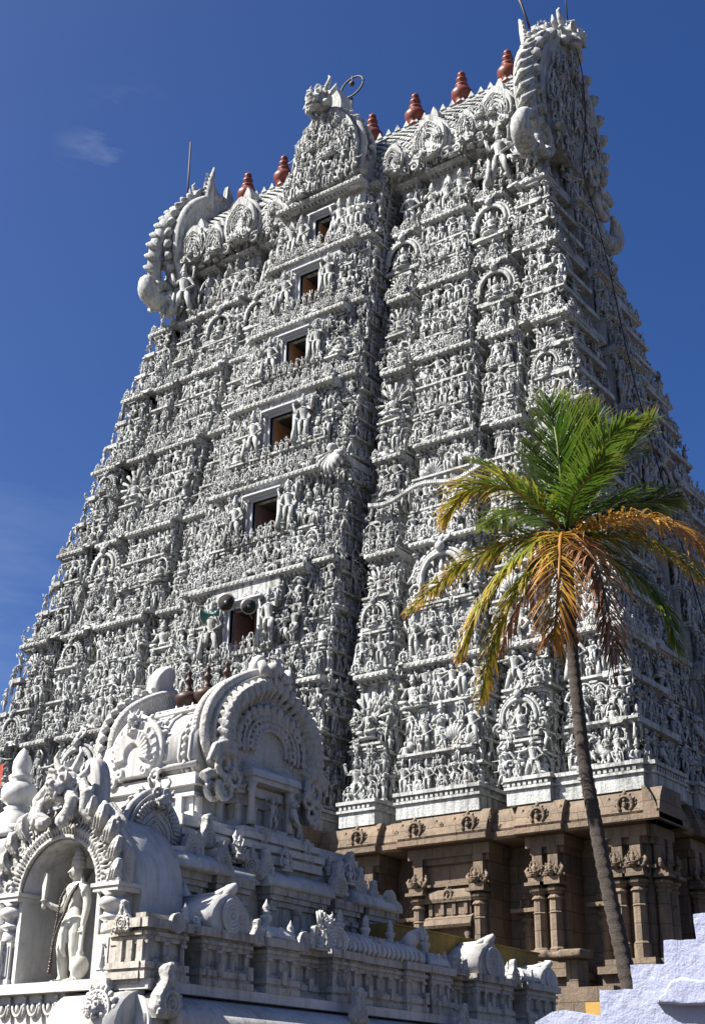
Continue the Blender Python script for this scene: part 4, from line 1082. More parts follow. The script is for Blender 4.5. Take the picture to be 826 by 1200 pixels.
# front ornament of the arch
Or = Geo(); yo = 13.06
tube(arcpts(NX,NZ+.03,NR+.02,NR*1.0,0,180,40,yo), .03, 6, Or, up=(0,1,0))
for k in range(46):
    a = math.radians(2+176*k/45); c, s_ = math.cos(a), math.sin(a)
    tube([(NX+.79*c,yo,NZ+.79*s_),(NX+.90*c,yo-.03,NZ+.90*s_),(NX+.985*c,yo,NZ+.985*s_)], [.016,.030,.014], 5, Or)
    if k % 2 == 0: ball((NX+1.02*c,yo,NZ+1.02*s_), .035, Or, 6, 4)
plate([(NX+r*math.cos(a), NZ+r*math.sin(a)) for r, a in [(NR+.03,t) for t in np.radians(np.linspace(0,180,24))]+[(1.20,t) for t in np.radians(np.linspace(180,0,24))]], yo+.02, yo+.12, Or)
for s_ in (-1,1):
    # wing shaped flames sweeping up the outside
    for k, (a0, r0, L, wd) in enumerate(((6,1.06,.30,.10),(20,1.08,.34,.11),(34,1.08,.36,.11),(48,1.06,.40,.12),(62,1.02,.42,.11))):
        a = math.radians(a0); p = np.array([NX+s_*r0*math.cos(a), yo, NZ+r0*math.sin(a)]); up_ = np.array([s_*math.cos(a)*.35, 0, 1.0]); up_ /= np.linalg.norm(up_)
        tube([p, p+up_*L*.4+np.array([s_*.05,-.04,0]), p+up_*L*.8+np.array([s_*.03,-.03,0]), p+up_*L+np.array([-s_*.05,0,0])], [wd*.5,wd*.8,wd*.6,wd*.15], 12, Or)
        for e_ in (-1,0,1):
            o_ = np.array([e_*wd*.45,-wd*.62,0]); tube([p+o_, p+up_*L*.4+np.array([s_*.05,-.04,0])+o_*1.15, p+up_*L*.8+np.array([s_*.03,-.03,0])+o_*.8], [.012,.020,.010], 6, Or)
        spiral((p[0]-s_*.10,p[2]+.05), .085, 1.2, .3, Or, s_, a0*.1, yo-.02, 6, 10)
    for k in range(12):
        t = k/11; ball((NX+s_*(1.16-.10*t), yo-.02, NZ+.10+.80*t), .045, Or, 6, 4)
    spiral((NX+s_*1.08,NZ+.13), .13, 1.5, .32, Or, s_, -1.2, yo-.03, 7, 14); spiral((NX+s_*.92,NZ+.12), .10, 1.3, .3, Or, -s_, 1.0, yo-.05, 7, 12)
    # outer edge seen from the side, a plain curved slab
    tube([(NX+s_*1.17,yo+.1,NZ+.05),(NX+s_*1.20,yo+.1,NZ+.45),(NX+s_*1.02,yo+.1,NZ+.85),(NX+s_*.78,yo+.1,NZ+1.12)], [.10,.09,.10,.08], 8, Or)
    # makara scrolls under the face
    tube([(NX+s_*.12,yo-.1,NZ+1.35),(NX+s_*.30,yo-.16,NZ+1.20),(NX+s_*.28,yo-.2,NZ+1.02),(NX+s_*.10,yo-.2,NZ+.95)], [.07,.10,.10,.06], 14, Or)
    tube([(NX+s_*.34,yo-.05,NZ+1.5),(NX+s_*.48,yo-.08,NZ+1.30),(NX+s_*.46,yo-.08,NZ+1.05),(NX+s_*.60,yo-.05,NZ+.92)], [.06,.09,.08,.04], 14, Or)
    spiral((NX+s_*.52,NZ+1.25), .12, 1.5, .3, Or, s_, 1, yo-.06, 7, 14); ball((NX+s_*.20,yo-.22,NZ+.93), (.12,.09,.10), Or, 8, 5)
Or = organic(Or, .011, 1)
orn = sp('niche_arch', Or, mat=M['carved'])
sp('lion_face', Geo().put(HEAD, (NX,yo-.02,NZ+1.18), -.05, .62), orn)
Bp = Geo(); plate(smooth_poly([(-.22,0),(-.25,.35),(-.22,.62),(-.13,.80),(0,.86),(.13,.80),(.22,.62),(.25,.35),(.22,0)]), -.05, .12, Bp, bev=.06)
plate(smooth_poly([(-.20,0),(-.23,.35),(-.20,.60),(-.12,.76),(0,.81),(.12,.76),(.20,.60),(.23,.35),(.20,0)]), -.09, .0, Bp, bev=.25); Bp = organic(Bp, .012, 4)
sp('crest_plate', Geo().put(Bp, (NX+.16,yo+.28,NZ+.95), 0, 1.12), orn)

# --------------------------------------------------------------- second storey of the shrine
T2 = Geo()
box(-17.6,-13.95,14.35,20.1,3.2,5.0,g=T2)
for y0, y1, xo in ((14.4,15.35,-13.86),(15.55,16.25,-13.78),(16.75,18.1,-13.74),(18.5,19.1,-13.80),(19.35,20.15,-13.80)):
    for a, b_, o in ((3.3,3.9,.06),(3.9,3.98,.0),(3.98,4.08,.05),(4.08,4.14,.0),(4.14,4.68,-.06),(4.68,4.76,.0),(4.76,4.84,.05),(4.84,4.98,.09)): box(-14.3, xo+o, y0-o, y1+o, a, b_, g=T2)
    n = 3
    for q in range(n):
        y = y0+.06+(y1-y0-.12)*q/(n-1); box(-14.3, xo, y-.055, y+.055, 4.14, 4.68, g=T2); box(-14.3,xo+.04,y-.08,y+.08,4.60,4.67,g=T2)
for x0, x1, yo_ in ((-14.6,-13.86,14.34),(-15.9,-14.9,14.34)):
    for a, b_, o in ((3.3,3.9,.06),(3.98,4.08,.05),(4.14,4.68,-.06),(4.76,4.84,.05),(4.84,4.98,.09)): box(x0-o, x1, yo_-o, 14.8, a, b_, g=T2)
sp('upper_wall', T2, mat=M['shrinewall'])
Ev = Geo()
for y0, y1 in ((14.3,15.75),(16.55,18.25),(18.85,20.2)): roll_x(-14.25,-13.60, y0, y1, 5.0, 5.30, Ev, .05)
roll_x(-14.3,-13.78, 14.2, 20.25, 5.0, 5.26, Ev, .05); roll_y(14.8,14.22,-17.5,-13.75,5.0,5.26,Ev,.05)
box(-14.6,-13.98,14.4,20.0,5.26,5.33,g=Ev)
sp('rolled_eave', Ev)
for y, h in ((15.62,.46),(16.62,.50),(18.5,.58),(19.5,.40)): antefix(-13.72, y, 5.02, h)
antefix(-13.95,16.25,5.25,.42,.3); antefix(-13.85,16.42,5.1,.46,.7); antefix(-13.66,19.9,5.0,.36,tpl=DISC); antefix(-13.8,19.2,5.1,.5)
# corner gable facing right with a lion face
Cg = gable(.56,1.05,.22,.055,15,head=False,back=False,full=False)
for k in range(26):
    a = math.radians(-25+230*k/25); tube([(.33*math.cos(a),-.08,.52+.34*math.sin(a)),(.46*math.cos(a),-.09,.50+.46*math.sin(a))], [.02,.028], 5, Cg)
Cg.put(SIT[0], (0,-.10,.28), 0, .36)
cgo = sp('corner_gable', Geo().put(Cg, (-14.02,14.40,4.92), PI/2))
sp('lion_face', Geo().put(HEAD, (-13.98,14.42,5.72), PI/2-.35, .40), cgo)
G = Geo(); extr([(14.40+a,4.95+b_) for a,b_ in ((-.50,0),(-.56,.3),(-.48,.62),(-.25,.9),(0,1.0),(.25,.9),(.48,.62),(.56,.3),(.5,0))], -15.6,-14.05, G, smooth=True); sp('gabled_roof', G)
antefix(-13.80,15.02,4.98,(.5,.5,.62),tpl=DISC)
finial(-13.55,14.62,4.05,.66)
# steps between the eave and the neck
St = Geo()
for a, b_, o in ((5.33,5.46,.0),(5.46,5.50,-.06),(5.50,5.60,.03),(5.60,5.66,-.08),(5.66,5.76,-.02),(5.76,5.84,-.10)): box(-17.3-o,-14.02+o,15.0-o,19.5+o,a,b_,g=St); box(-15,-13.84+o,16.2-o,18.2+o,a,b_,g=St)
sp('stepped_base', St)
for y in (15.45,16.75,17.85,19.1): antefix(-13.92, y, 5.36, .50)
for y in (16.1,17.3,18.5): finial(-13.92, y, 5.36, .36)
# neck
Nk = Geo(); x1 = -14.52; y0, y1 = 15.76, 18.62
for a, b_, o in ((5.8,6.0,.04),(6.0,6.04,0),(6.04,6.28,-.05),(6.28,6.34,.03),(6.34,6.44,-.0),(6.44,6.58,.10),(6.58,6.64,.04)):
    box(-16.6-o,x1+o,y0-o,y1+o,a,b_,g=Nk); box(-15,x1+.18+o,16.55-o,17.75+o,a,b_,g=Nk)
for y in (15.9,16.4,16.65,17.0,17.35,17.65,18.0,18.45): lathe([(.09,5.95),(.08,6.02),(.07,6.24),(.10,6.28)], 10, Nk, (x1+(.15 if 16.5<y<17.8 else -.03),y,0))
for x in (-16.4,-16.0,-15.6,-15.2,-14.8): box(x-.06,x+.06,y0-.04,y0+.05,6.0,6.30,g=Nk)
sp('neck', Nk)
# little pavilion in the middle of the gable side with a guardian
Pv = Geo(); box(-15,-14.12,16.78,17.62,5.84,5.95,g=Pv); box(-15,-14.05,16.62,17.78,6.62,6.70,g=Pv)
extr([(-(-14.95),6.70),(-(-14.02),6.70),(-(-14.06),6.84),(-(-14.25),6.98),(-(-14.95),7.02)], 0, 0, Geo())
Pv.put(extr([(.0,6.70),(-.42,6.70),(-.38,6.82),(-.2,6.94),(.0,6.98)], -.62, .62), (-14.42,17.2,0), PI/2)
for y in (16.72,17.68): lathe([(.08,5.95),(.06,6.1),(.055,6.45),(.09,6.5),(.06,6.56),(.11,6.62)], 10, Pv, (-14.16,y,0))
Pv.put(BEAST, (-14.10,17.72,5.90), PI/2+.3, .62); Pv.put(STAND[4], (-14.16,17.25,5.93), PI/2, .52)
sp('pavilion', Pv)
# wagon roof
WR = Geo(); wy, wz = 17.18, 6.60; pr = [(-1.28,0),(-1.46,.30),(-1.44,.65),(-1.20,1.02),(-.78,1.32),(-.3,1.50),(0,1.55)]; pr = pr+[(-a,b_) for a,b_ in pr[-2::-1]]
extr([(wy+a,wz+b_) for a,b_ in pr], -16.75,-14.5, WR, smooth=True)
for dx in (-.02,.62,1.25):   # raised bands with beads
    x = -14.75-dx
    for o in (-.11,.11): tube([(x+o, wy+a*1.01, wz+b_*1.01) for a,b_ in pr], .03, 6, WR, up=(1,0,0))
    t = np.linspace(0,len(pr)-1,34)
    for k in t: ball((x, wy+np.interp(k,range(len(pr)),[a for a,_ in pr])*1.02, wz+np.interp(k,range(len(pr)),[b_ for _,b_ in pr])*1.02), (.05,.05,.05), WR, 6, 4)
for a, b_, r_ in ((-1.40,.18,.05),(-1.0,1.20,.035),(-.55,1.42,.035)): tube([(-16.75,wy+a*1.02,wz+b_*1.02),(-14.5,wy+a*1.02,wz+b_*1.02)], r_, 6, WR)
box(-16.75,-14.5,wy-.10,wy+.10,wz+1.5,wz+1.60,g=WR)
q = -16.7
while q < -14.6: frustum(q,q+.16,wy-.16,wy-.10,wz+1.45,wz+1.70,.07,.02,WR); frustum(q,q+.16,wy+.10,wy+.16,wz+1.45,wz+1.70,.07,.02,WR); q += .19
wro = sp('wagon_roof', WR)
KP2 = [(.13,0),(.16,.05),(.11,.10),(.20,.18),(.27,.30),(.27,.38),(.20,.46),(.08,.50),(.11,.54),(.07,.58),(.05,.66),(.09,.72),(.10,.76),(.05,.82),(.04,.88),(.07,.92),(.03,.98),(.005,1.06)]
for x in (-16.10,-15.66,-15.22): finial(x, wy, wz+1.56, .80, M['darkcopper'], KP2)
# end gables of the wagon roof
def shrine_gable(sx, x):
    G = gable(1.44,2.14,.34,.085,1 if sx > 0 else 34,head=False,back=False,full=False)
    # fan of finger-like plumes on the face between rim and inner arch
    for k in range(28):
        a = math.radians(-22+224*k/27); c, s_ = math.cos(a), math.sin(a); e = 1+.16*max(0,1-abs(c)*1.6)**1.3
        tx, tz = (-s_, c) if c < 0 else (s_, -c)
        p0 = np.array([.90*c,-.10,.97+.70*s_*e]); p1 = np.array([1.08*c,-.21,.97+.84*s_*e]); p2 = np.array([1.25*c-.03*tx,-.22,.97+.98*s_*e-.03*tz]); p3 = np.array([1.33*c-.10*tx,-.14,.97+1.03*s_*e-.10*tz])
        tube([p0,p1,p2,p3], [.03,.075,.085,.035], 9, G)
    for k in range(17):
        a = math.radians(-8+196*k/16); ball((.86*math.cos(a),-.16,.92+.66*math.sin(a)), (.085,.05,.085), G, 7, 4)
    for r_ in (.72,.62,.50,.38): tube(arcpts(0,.90,r_,r_*.85,-15,195,26,-.15), .04, 6, G, up=(0,1,0))
    for k in range(16):
        a = math.radians(-5+190*k/15); tube([(.40*math.cos(a),-.14,.90+.34*math.sin(a)),(.60*math.cos(a),-.14,.90+.51*math.sin(a))], .028, 5, G)
    for s_ in (-1,1):
        spiral((s_*1.16,.42), .28, 1.7, .30, G, s_, .3, -.16, 8, 20); spiral((s_*1.12,.04), .19, 1.5, .32, G, -s_, 2.5, -.16, 8, 16); spiral((s_*.98,.22), .17, 1.4, .3, G, s_, 1.2, -.2, 8, 16)
        tube([(s_*1.0,-.15,.62),(s_*1.2,-.2,.78),(s_*1.42,-.18,.66),(s_*1.52,-.15,.40)], [.05,.08,.07,.05], 7, G)
    G = organic(G, .016, 1)
    o = sp('end_gable', Geo().put(G, (x,wy+.06,6.36), PI/2 if sx > 0 else -PI/2), mat=M['carved'])
    C = Geo()   # crest: smooth leaf plate behind a little bearer figure
    plate(smooth_poly([(-.16,0),(-.26,.2),(-.24,.42),(-.10,.60),(.04,.66),(.14,.56),(.10,.40),(.20,.22),(.16,0)]), -.06, .10, C, bev=.12); C = organic(C, .012, 4)
    sc_ = 1.35 if sx < 0 else .8
    C2 = Geo().put(C, (x-sx*.12,wy,8.42 if sx > 0 else 8.25), PI/2, sc_)
    C2.put(STAND[9], (x+sx*.26,wy,8.28), PI/2*sx, .66); ball((x+sx*.20,wy,8.60), (.16,.20,.14), C2, 10, 6)
    for s_ in (-1,1): tube([(x+sx*.2,wy+s_*.12,8.48),(x+sx*.25,wy+s_*.32,8.52),(x+sx*.2,wy+s_*.36,8.68)], [.09,.10,.06], 8, C2)
    sp('crest', C2, o)
shrine_gable(1, -14.36); shrine_gable(-1, -16.78)
# dormer on the long side
Dn = gable(.52,.98,.22,.05,15,head=False,back=False,full=True)
for k in range(18):
    a = math.radians(-15+210*k/17); tube([(.16*math.cos(a),-.08,.40+.18*math.sin(a)),(.36*math.cos(a),-.10,.42+.38*math.sin(a))], [.03,.045], 5, Dn)
Dn.put(SIT[0], (0,-.1,.75), 0, .42); Dn.put(FACE, (0,-.1,.86), 0, .22)
Dn = organic(Dn, .014, 1)
sp('dormer', Geo().put(Dn, (-15.75,wy-1.52,wz+.02), 0, 1.05), wro)
# left neighbour: big finial on a plain rounded roof
Lf = Geo(); extr([(14.2,5.1),(14.16,5.35),(14.3,5.62),(14.7,5.82),(15.2,5.88),(15.8,5.8),(16.2,5.5),(16.3,5.1)], -20.5,-16.55, Lf, smooth=True)
box(-20.5,-16.7,14.35,16.2,3.25,4.9,g=Lf); box(-20.5,-16.6,14.25,16.3,4.9,5.0,g=Lf); box(-20.5,-16.65,14.3,16.3,4.5,4.6,g=Lf); box(-20.5,-16.5,14.1,16.4,5.0,5.1,g=Lf)
tube([(-20.4,14.2,5.86),(-17.0,14.5,5.86),(-16.5,14.9,5.7)], [.05,.05,.04], 6, Lf)
Lf.put(FOL[0], (-17.5,14.16,5.05), 0, .6); Lf.put(FOL[1], (-18.0,14.16,5.05), 0, .7); Lf.put(ANT, (-16.6,14.5,5.75), .8, .5)
sp('rounded_roof', Lf)
finial(-17.42,14.75,5.72,1.50, prof=[(.26,0),(.25,.05),(.21,.16),(.19,.25),(.125,.30),(.14,.33),(.10,.36),(.155,.40),(.185,.46),(.185,.52),(.15,.59),(.10,.62),(.125,.65),(.125,.68),(.09,.71),(.10,.76),(.095,.84),(.05,.94),(.005,1.0)])
# blocks left of the niche
Lb = Geo(); box(-17.5,-15.36,12.98,13.6,3.27,3.86,g=Lb); box(-17.5,-15.50,13.1,14.3,3.86,4.4,g=Lb); lathe([(.2,3.9),(.26,4.0),(.2,4.1),(.26,4.2),(.18,4.3),(.28,4.4),(.2,4.5)], 12, Lb, (-15.62,13.25,0)); box(-16.9,-15.48,13.02,14.0,4.5,4.58,g=Lb)
spiral((-15.75,4.72), .14, 1.4, .3, Lb, 1, 0, 13.05, 7, 12); sp('side_block', Lb)

# --------------------------------------------------------------- statue in the niche
stt = thing('statue', 'plaster guardian statue with tall crown, raised sword and bead garland in the arched niche', 'statue', (-14.36,13.36,3.27))
def Pz(k): return k
Fg = Geo(); H = 1.74
def j(*p): return tuple(c*H for c in p)
for s_, kn, an in ((-1,(-.078,-.045,.27),(-.085,-.01,.035)),(1,(.062,-.02,.27),(.07,.01,.035))):
    tube([j(s_*.05,0,.47),j(*[(a+b_)/2 for a,b_ in zip((s_*.058,0,.46),kn)]),j(*kn),j(kn[0],kn[1]+.015,.20),j(*an)], [.068*H,.064*H,.047*H,.046*H,.031*H], 12, Fg)
    tube([j(an[0],an[1]+.02,.02),j(an[0]-.015,an[1]-.06,.018),j(an[0]-.02,an[1]-.10,.012)], [.028*H,.026*H,.018*H], 8, Fg)
    tube([j(an[0]-.03,an[1],.05),j(an[0]+.03,an[1],.05)], [.036*H,.036*H], 10, Fg) 
lathe([(.10*H,.40*H),(.105*H,.46*H),(.088*H,.52*H),(.068*H,.575*H),(.074*H,.62*H),(.096*H,.68*H),(.108*H,.72*H),(.085*H,.755*H),(.036*H,.775*H),(.034*H,.80*H)], 16, Fg, (0,0,0), sy=.74)
lathe([(.108*H,.465*H),(.118*H,.48*H),(.108*H,.50*H)], 16, Fg, sy=.78)
for k, z_ in enumerate((.43,.39,.35,.31)): lathe([((.112-.004*k)*H,z_*H),((.118-.004*k)*H,(z_+.012)*H),((.108-.004*k)*H,(z_+.024)*H)], 14, Fg, sy=.74)
tube([j(0,-.075,.49),j(.01,-.095,.38),j(0,-.085,.26),j(.01,-.06,.20)], [.03*H,.03*H,.025*H,.012*H], 8, Fg)
# head looking slightly to the left, crown
ball(j(-.008,-.012,.848), (.047*H,.054*H,.062*H), Fg, 14, 9); ball(j(-.012,-.035,.815), (.030*H,.030*H,.026*H), Fg, 10, 6)
tube([j(-.016,-.060,.865),j(-.020,-.078,.838),j(-.018,-.068,.832)], [.008*H,.013*H,.010*H], 7, Fg)
ball(j(-.018,-.062,.815), (.018*H,.010*H,.006*H), Fg, 7, 4)
for s_ in (-1,1): ball(j(-.014+s_*.020,-.058,.857), (.011*H,.007*H,.007*H), Fg, 7, 4); ball(j(-.008+s_*.050,0,.835), (.012*H,.018*H,.036*H), Fg, 7, 4); ball(j(-.008+s_*.062,.01,.79), (.02*H,.02*H,.025*H), Fg, 7, 4)
lathe([(.054*H,.878*H),(.062*H,.892*H),(.058*H,.91*H),(.062*H,.93*H),(.050*H,.945*H),(.054*H,.965*H),(.040*H,.985*H),(.042*H,1.0*H),(.026*H,1.02*H),(.012*H,1.045*H)], 14, Fg, (-.008*H,.0,0))
# right arm (seen on the left): forearm raised with a sword; other arm down on a club
tube([j(-.085,0,.735),j(-.125,0,.715),j(-.150,-.01,.63),j(-.165,-.04,.575),j(-.205,-.10,.60),j(-.232,-.125,.625)], [.040*H,.042*H,.034*H,.032*H,.026*H,.020*H], 10, Fg)
tube([j(.085,0,.735),j(.128,0,.715),j(.150,.01,.62),j(.165,.0,.55),j(.175,-.02,.47),j(.180,-.03,.42)], [.040*H,.042*H,.034*H,.030*H,.025*H,.019*H], 10, Fg)
for s_, a, b_ in ((-1,(-.135,0,.68),(-.150,0,.675)),(1,(.128,0,.68),(.152,0,.675))): tube([j(*a),j(*b_)], [.046*H,.046*H], 10, Fg)
lathe([(.07*H,.715*H),(.085*H,.722*H),(.06*H,.745*H)], 14, Fg, (0,-.015*H,0), sy=.85)
tube([j(.07,-.06,.74),j(.02,-.085,.66),j(-.05,-.08,.56),j(-.09,-.03,.50)], .008*H, 6, Fg)
def hand(c, d, side, g, s=1.0):   # palm plus four curled fingers and a thumb
    c = np.array(c)*H; d = np.array(d, float); d /= np.linalg.norm(d); sd = np.array(side, float); sd /= np.linalg.norm(sd); n_ = np.cross(d, sd)
    tube([c-d*.01*H, c+d*.035*H], [.016*H,.020*H], 8, g, flat=.7)
    for k, L in enumerate((.030,.036,.034,.026)):
        b_ = c+d*.032*H+sd*(k-1.5)*.011*H; tube([b_, b_+d*L*.5*H+n_*.008*H, b_+d*L*.7*H+n_*.022*H, b_+d*L*.4*H+n_*.030*H], [.0062*H,.006*H,.0055*H,.004*H], 6, g)
    b_ = c+d*.006*H+sd*-.018*H; tube([b_, b_+d*.018*H-sd*.010*H+n_*.012*H, b_+d*.028*H+n_*.024*H], [.007*H,.0065*H,.005*H], 6, g)
hand((-.232,-.125,.625), (-.4,-.3,.85), (.9,-.4,.2), Fg); hand((.180,-.03,.42), (0,-.1,-1), (1,0,0), Fg)
Fg = organic(Fg, .0125, 1)
RZ = -.22
body = obj('body', Fg, M['skin'], stt, rz=RZ)
sw_ = Geo(); pl = [(-.018,0),(-.022,.05),(-.030,.10),(-.036,.17),(-.030,.215),(-.012,.235),(.012,.225),(.020,.18),(.016,.10),(.012,.05),(.010,0)]
sw_.put(plate([(a*H*1.15,b_*H*1.0) for a,b_ in pl], -.012*H, .012*H), j(-.245,-.145,.625), R=rot(0,.05,0)); lathe([(.015*H,-.06*H),(.02*H,-.03*H),(.01*H,0),(.035*H,.005*H),(.01*H,.02*H)], 8, sw_, j(-.243,-.145,.635))
obj('sword', sw_, M['skin'], stt, rz=RZ)
cl = Geo(); lathe([(.012*H,0),(.03*H,.01*H),(.022*H,.03*H),(.045*H,.05*H),(.072*H,.10*H),(.074*H,.14*H),(.055*H,.185*H),(.025*H,.205*H),(.03*H,.22*H),(.018*H,.24*H),(.014*H,.42*H)], 14, cl, j(.185,-.035,.0)); obj('club', cl, M['skin'], stt, rz=RZ)
gl = Geo()
def beads(pts, n, r):
    P = np.array(pts)*H; t = np.linspace(0,len(P)-1,n); 
    for k in t: ball([np.interp(k,range(len(P)),P[:,q]) for q in range(3)], r*U(.8,1.2), gl, 6, 4)
beads([(-.075,-.04,.745),(-.105,-.075,.66),(-.115,-.085,.55),(-.12,-.09,.45),(-.13,-.10,.35),(-.12,-.11,.27),(-.105,-.115,.20),(-.10,-.115,.135)], 42, .021)
beads([(.075,-.04,.745),(.085,-.095,.66),(.06,-.11,.58),(.03,-.12,.50),(-.02,-.13,.42),(-.07,-.125,.33),(-.095,-.12,.24),(-.10,-.118,.14)], 46, .021)
beads([(-.10,-.12,.16),(-.10,-.12,.12),(-.105,-.12,.09)], 4, .036)
obj('garland', gl, M['bead'], stt, rz=RZ)

# ================================================================= walls round the lower right
yw = Geo(); box(-13.75,-13.32,19.4,24.45,0,4.66,g=yw); box(-13.78,-13.29,19.4,24.48,4.66,4.69,g=yw)
tag(obj('boundary_wall', yw, M['yellow']), 'dirty ochre yellow wall behind the shrine parapet', 'wall')
yw = Geo(); box(-10.12,-8.2,20.0,20.35,0,3.36,g=yw)
tag(obj('boundary_wall', yw, M['yellow2']), 'low bright yellow wall between the palm and the shrine end', 'wall')
st = [(-6.6,0),(-6.6,2.50),(-6.42,2.585),(-6.30,2.60),(-5.93,2.525),(-5.92,2.76),(-5.59,2.75),(-5.60,2.96),(-5.27,2.95),(-5.26,3.155),(-4.95,3.145),(-4.96,3.36),(-4.62,3.355),(-4.63,3.56),(-4.3,3.55),(-4.3,3.76),(-3.9,3.75),(-3.9,0)]
lw = Geo(); 
# subdivide the outline so the hand-plastered edge is slightly uneven
o2 = []
for a, b_ in zip(st, st[1:]+st[:1]):
    n = max(1, int(math.hypot(b_[0]-a[0], b_[1]-a[1])/.07))
    for k in range(n):
        t = k/n; o2.append((a[0]+(b_[0]-a[0])*t+(U(-.006,.006) if k else 0), a[1]+(b_[1]-a[1])*t+(U(-.006,.006) if k else 0)))
plate(o2, 12.0, 12.42, lw)
L1 = plate([(-5.36,2.62),(-5.1,2.59),(-4.9,2.585),(-4.4,2.57),(-4.4,2.80),(-4.9,2.79),(-5.08,2.83),(-5.20,2.80),(-5.26,2.70)], 11.88, 12.05, bev=.08)

lws = tag(obj('stepped_wall', lw, M['lilac']), 'pale lilac limewashed wall whose top climbs in steps at the lower right', 'wall')
child('stone_block', organic(L1, .02, 3), M['lilac'], lws)
# rubble ledge by the tower foot
rb = Geo()
for k in range(5):
    x = -16.9+.42*k; rb.put(box(-.28,.28,-.35,.35,0,.16+U(0,.05)), (x,29.75+U(-.05,.05),5.18+U(-.02,.03)), U(-.08,.08))
rb = organic(rb, .05, 2)
tag(obj('stone_slab', rb, M['stone']), 'rough brown stone slab ledge at the foot of the brown tower base', 'slab')
box_ = Geo(); box(-17.4,-14.3,29.7,30.6,0,4.55,g=box_); box(-16.9,-16.6,29.75,30.3,4.5,5.19,g=box_); box(-15.5,-15.2,29.75,30.3,4.5,5.19,g=box_); 
tag(obj('stone_step', box_, M['stone']), 'dark brown stone step course below the rough slab', 'step')
fl = Geo(); n = 14; V = []
for k in range(n):
    for q in range(4): V.append((-20.80+.10*k, 16+.08*math.sin(k*1.1+q*.4), 7.75-.36*q-.02*k+.05*math.sin(k)))
L = []
for k in range(n-1):
    for q in range(3): L += [k*4+q,k*4+q+1,(k+1)*4+q+1,(k+1)*4+q]
fl.add(V, L, [4]*(len(L)//4), True); ff = thing('flag', 'sliver of an orange-red flag at the left edge above the rounded roof', 'flag', (-20.65,16,5.8))
child('flag_cloth', fl, M['cloth'], ff); child('flag_pole', tube([(-20.85,16,5.6),(-20.85,16,7.95)], .025, 6), M['iron'], ff)

# ground
g = Geo(); box(-900,900,-500,1400,-1,0,g=g)
tag(obj('ground', g, M['ground']), kind='structure')

# ================================================================= coconut palm
palm = thing('coconut_palm', 'tall curved coconut palm with green, yellow and dead brown fronds before the tower', 'palm tree', (-10.3,22,0))
ctl = np.array([(-10.05,22.0,0),(-10.15,22,1.8),(-10.28,22,3.6),(-10.62,22,5.6),(-10.90,22,7.6),(-11.0,22,9.6),(-11.0,22,11.2),(-10.98,22,12.0)])
t = np.linspace(0,len(ctl)-1,230); P = np.stack([np.interp(t,range(len(ctl)),ctl[:,k]) for k in range(3)],1)
for _ in range(40): P[1:-1] = (P[:-2]+2*P[1:-1]+P[2:])/4
rr = np.interp(t,[0,1,3,5,6.3,7],[.20,.16,.13,.112,.112,.15]); rr = rr*(1+.055*((np.arange(len(t))%3)-1))*(1+rs.uniform(-.025,.025,len(t)))
child('trunk', tube(P, rr, 14), M['trunk'], palm)
crownp = np.array([-10.98,22,12.08])
Ivd = np.linalg.inv(np.array([[1,0,0],[0,1,0],[0,0,1.]]))
def unp(u, v, y):
    f = 1604.; a = np.array([-2413.,690.,f]); b_ = np.array([1277.,735.,f]); Y = b_/np.linalg.norm(b_); X = -a/np.linalg.norm(a); X = X-Y*(X@Y); X /= np.linalg.norm(X); Z = np.cross(X,Y)
    if Z[1] > 0: Z = -Z
    d = np.array([X,Y,Z])@np.array([u-413,v-600,f]); return CAM+d*(y/d[1])
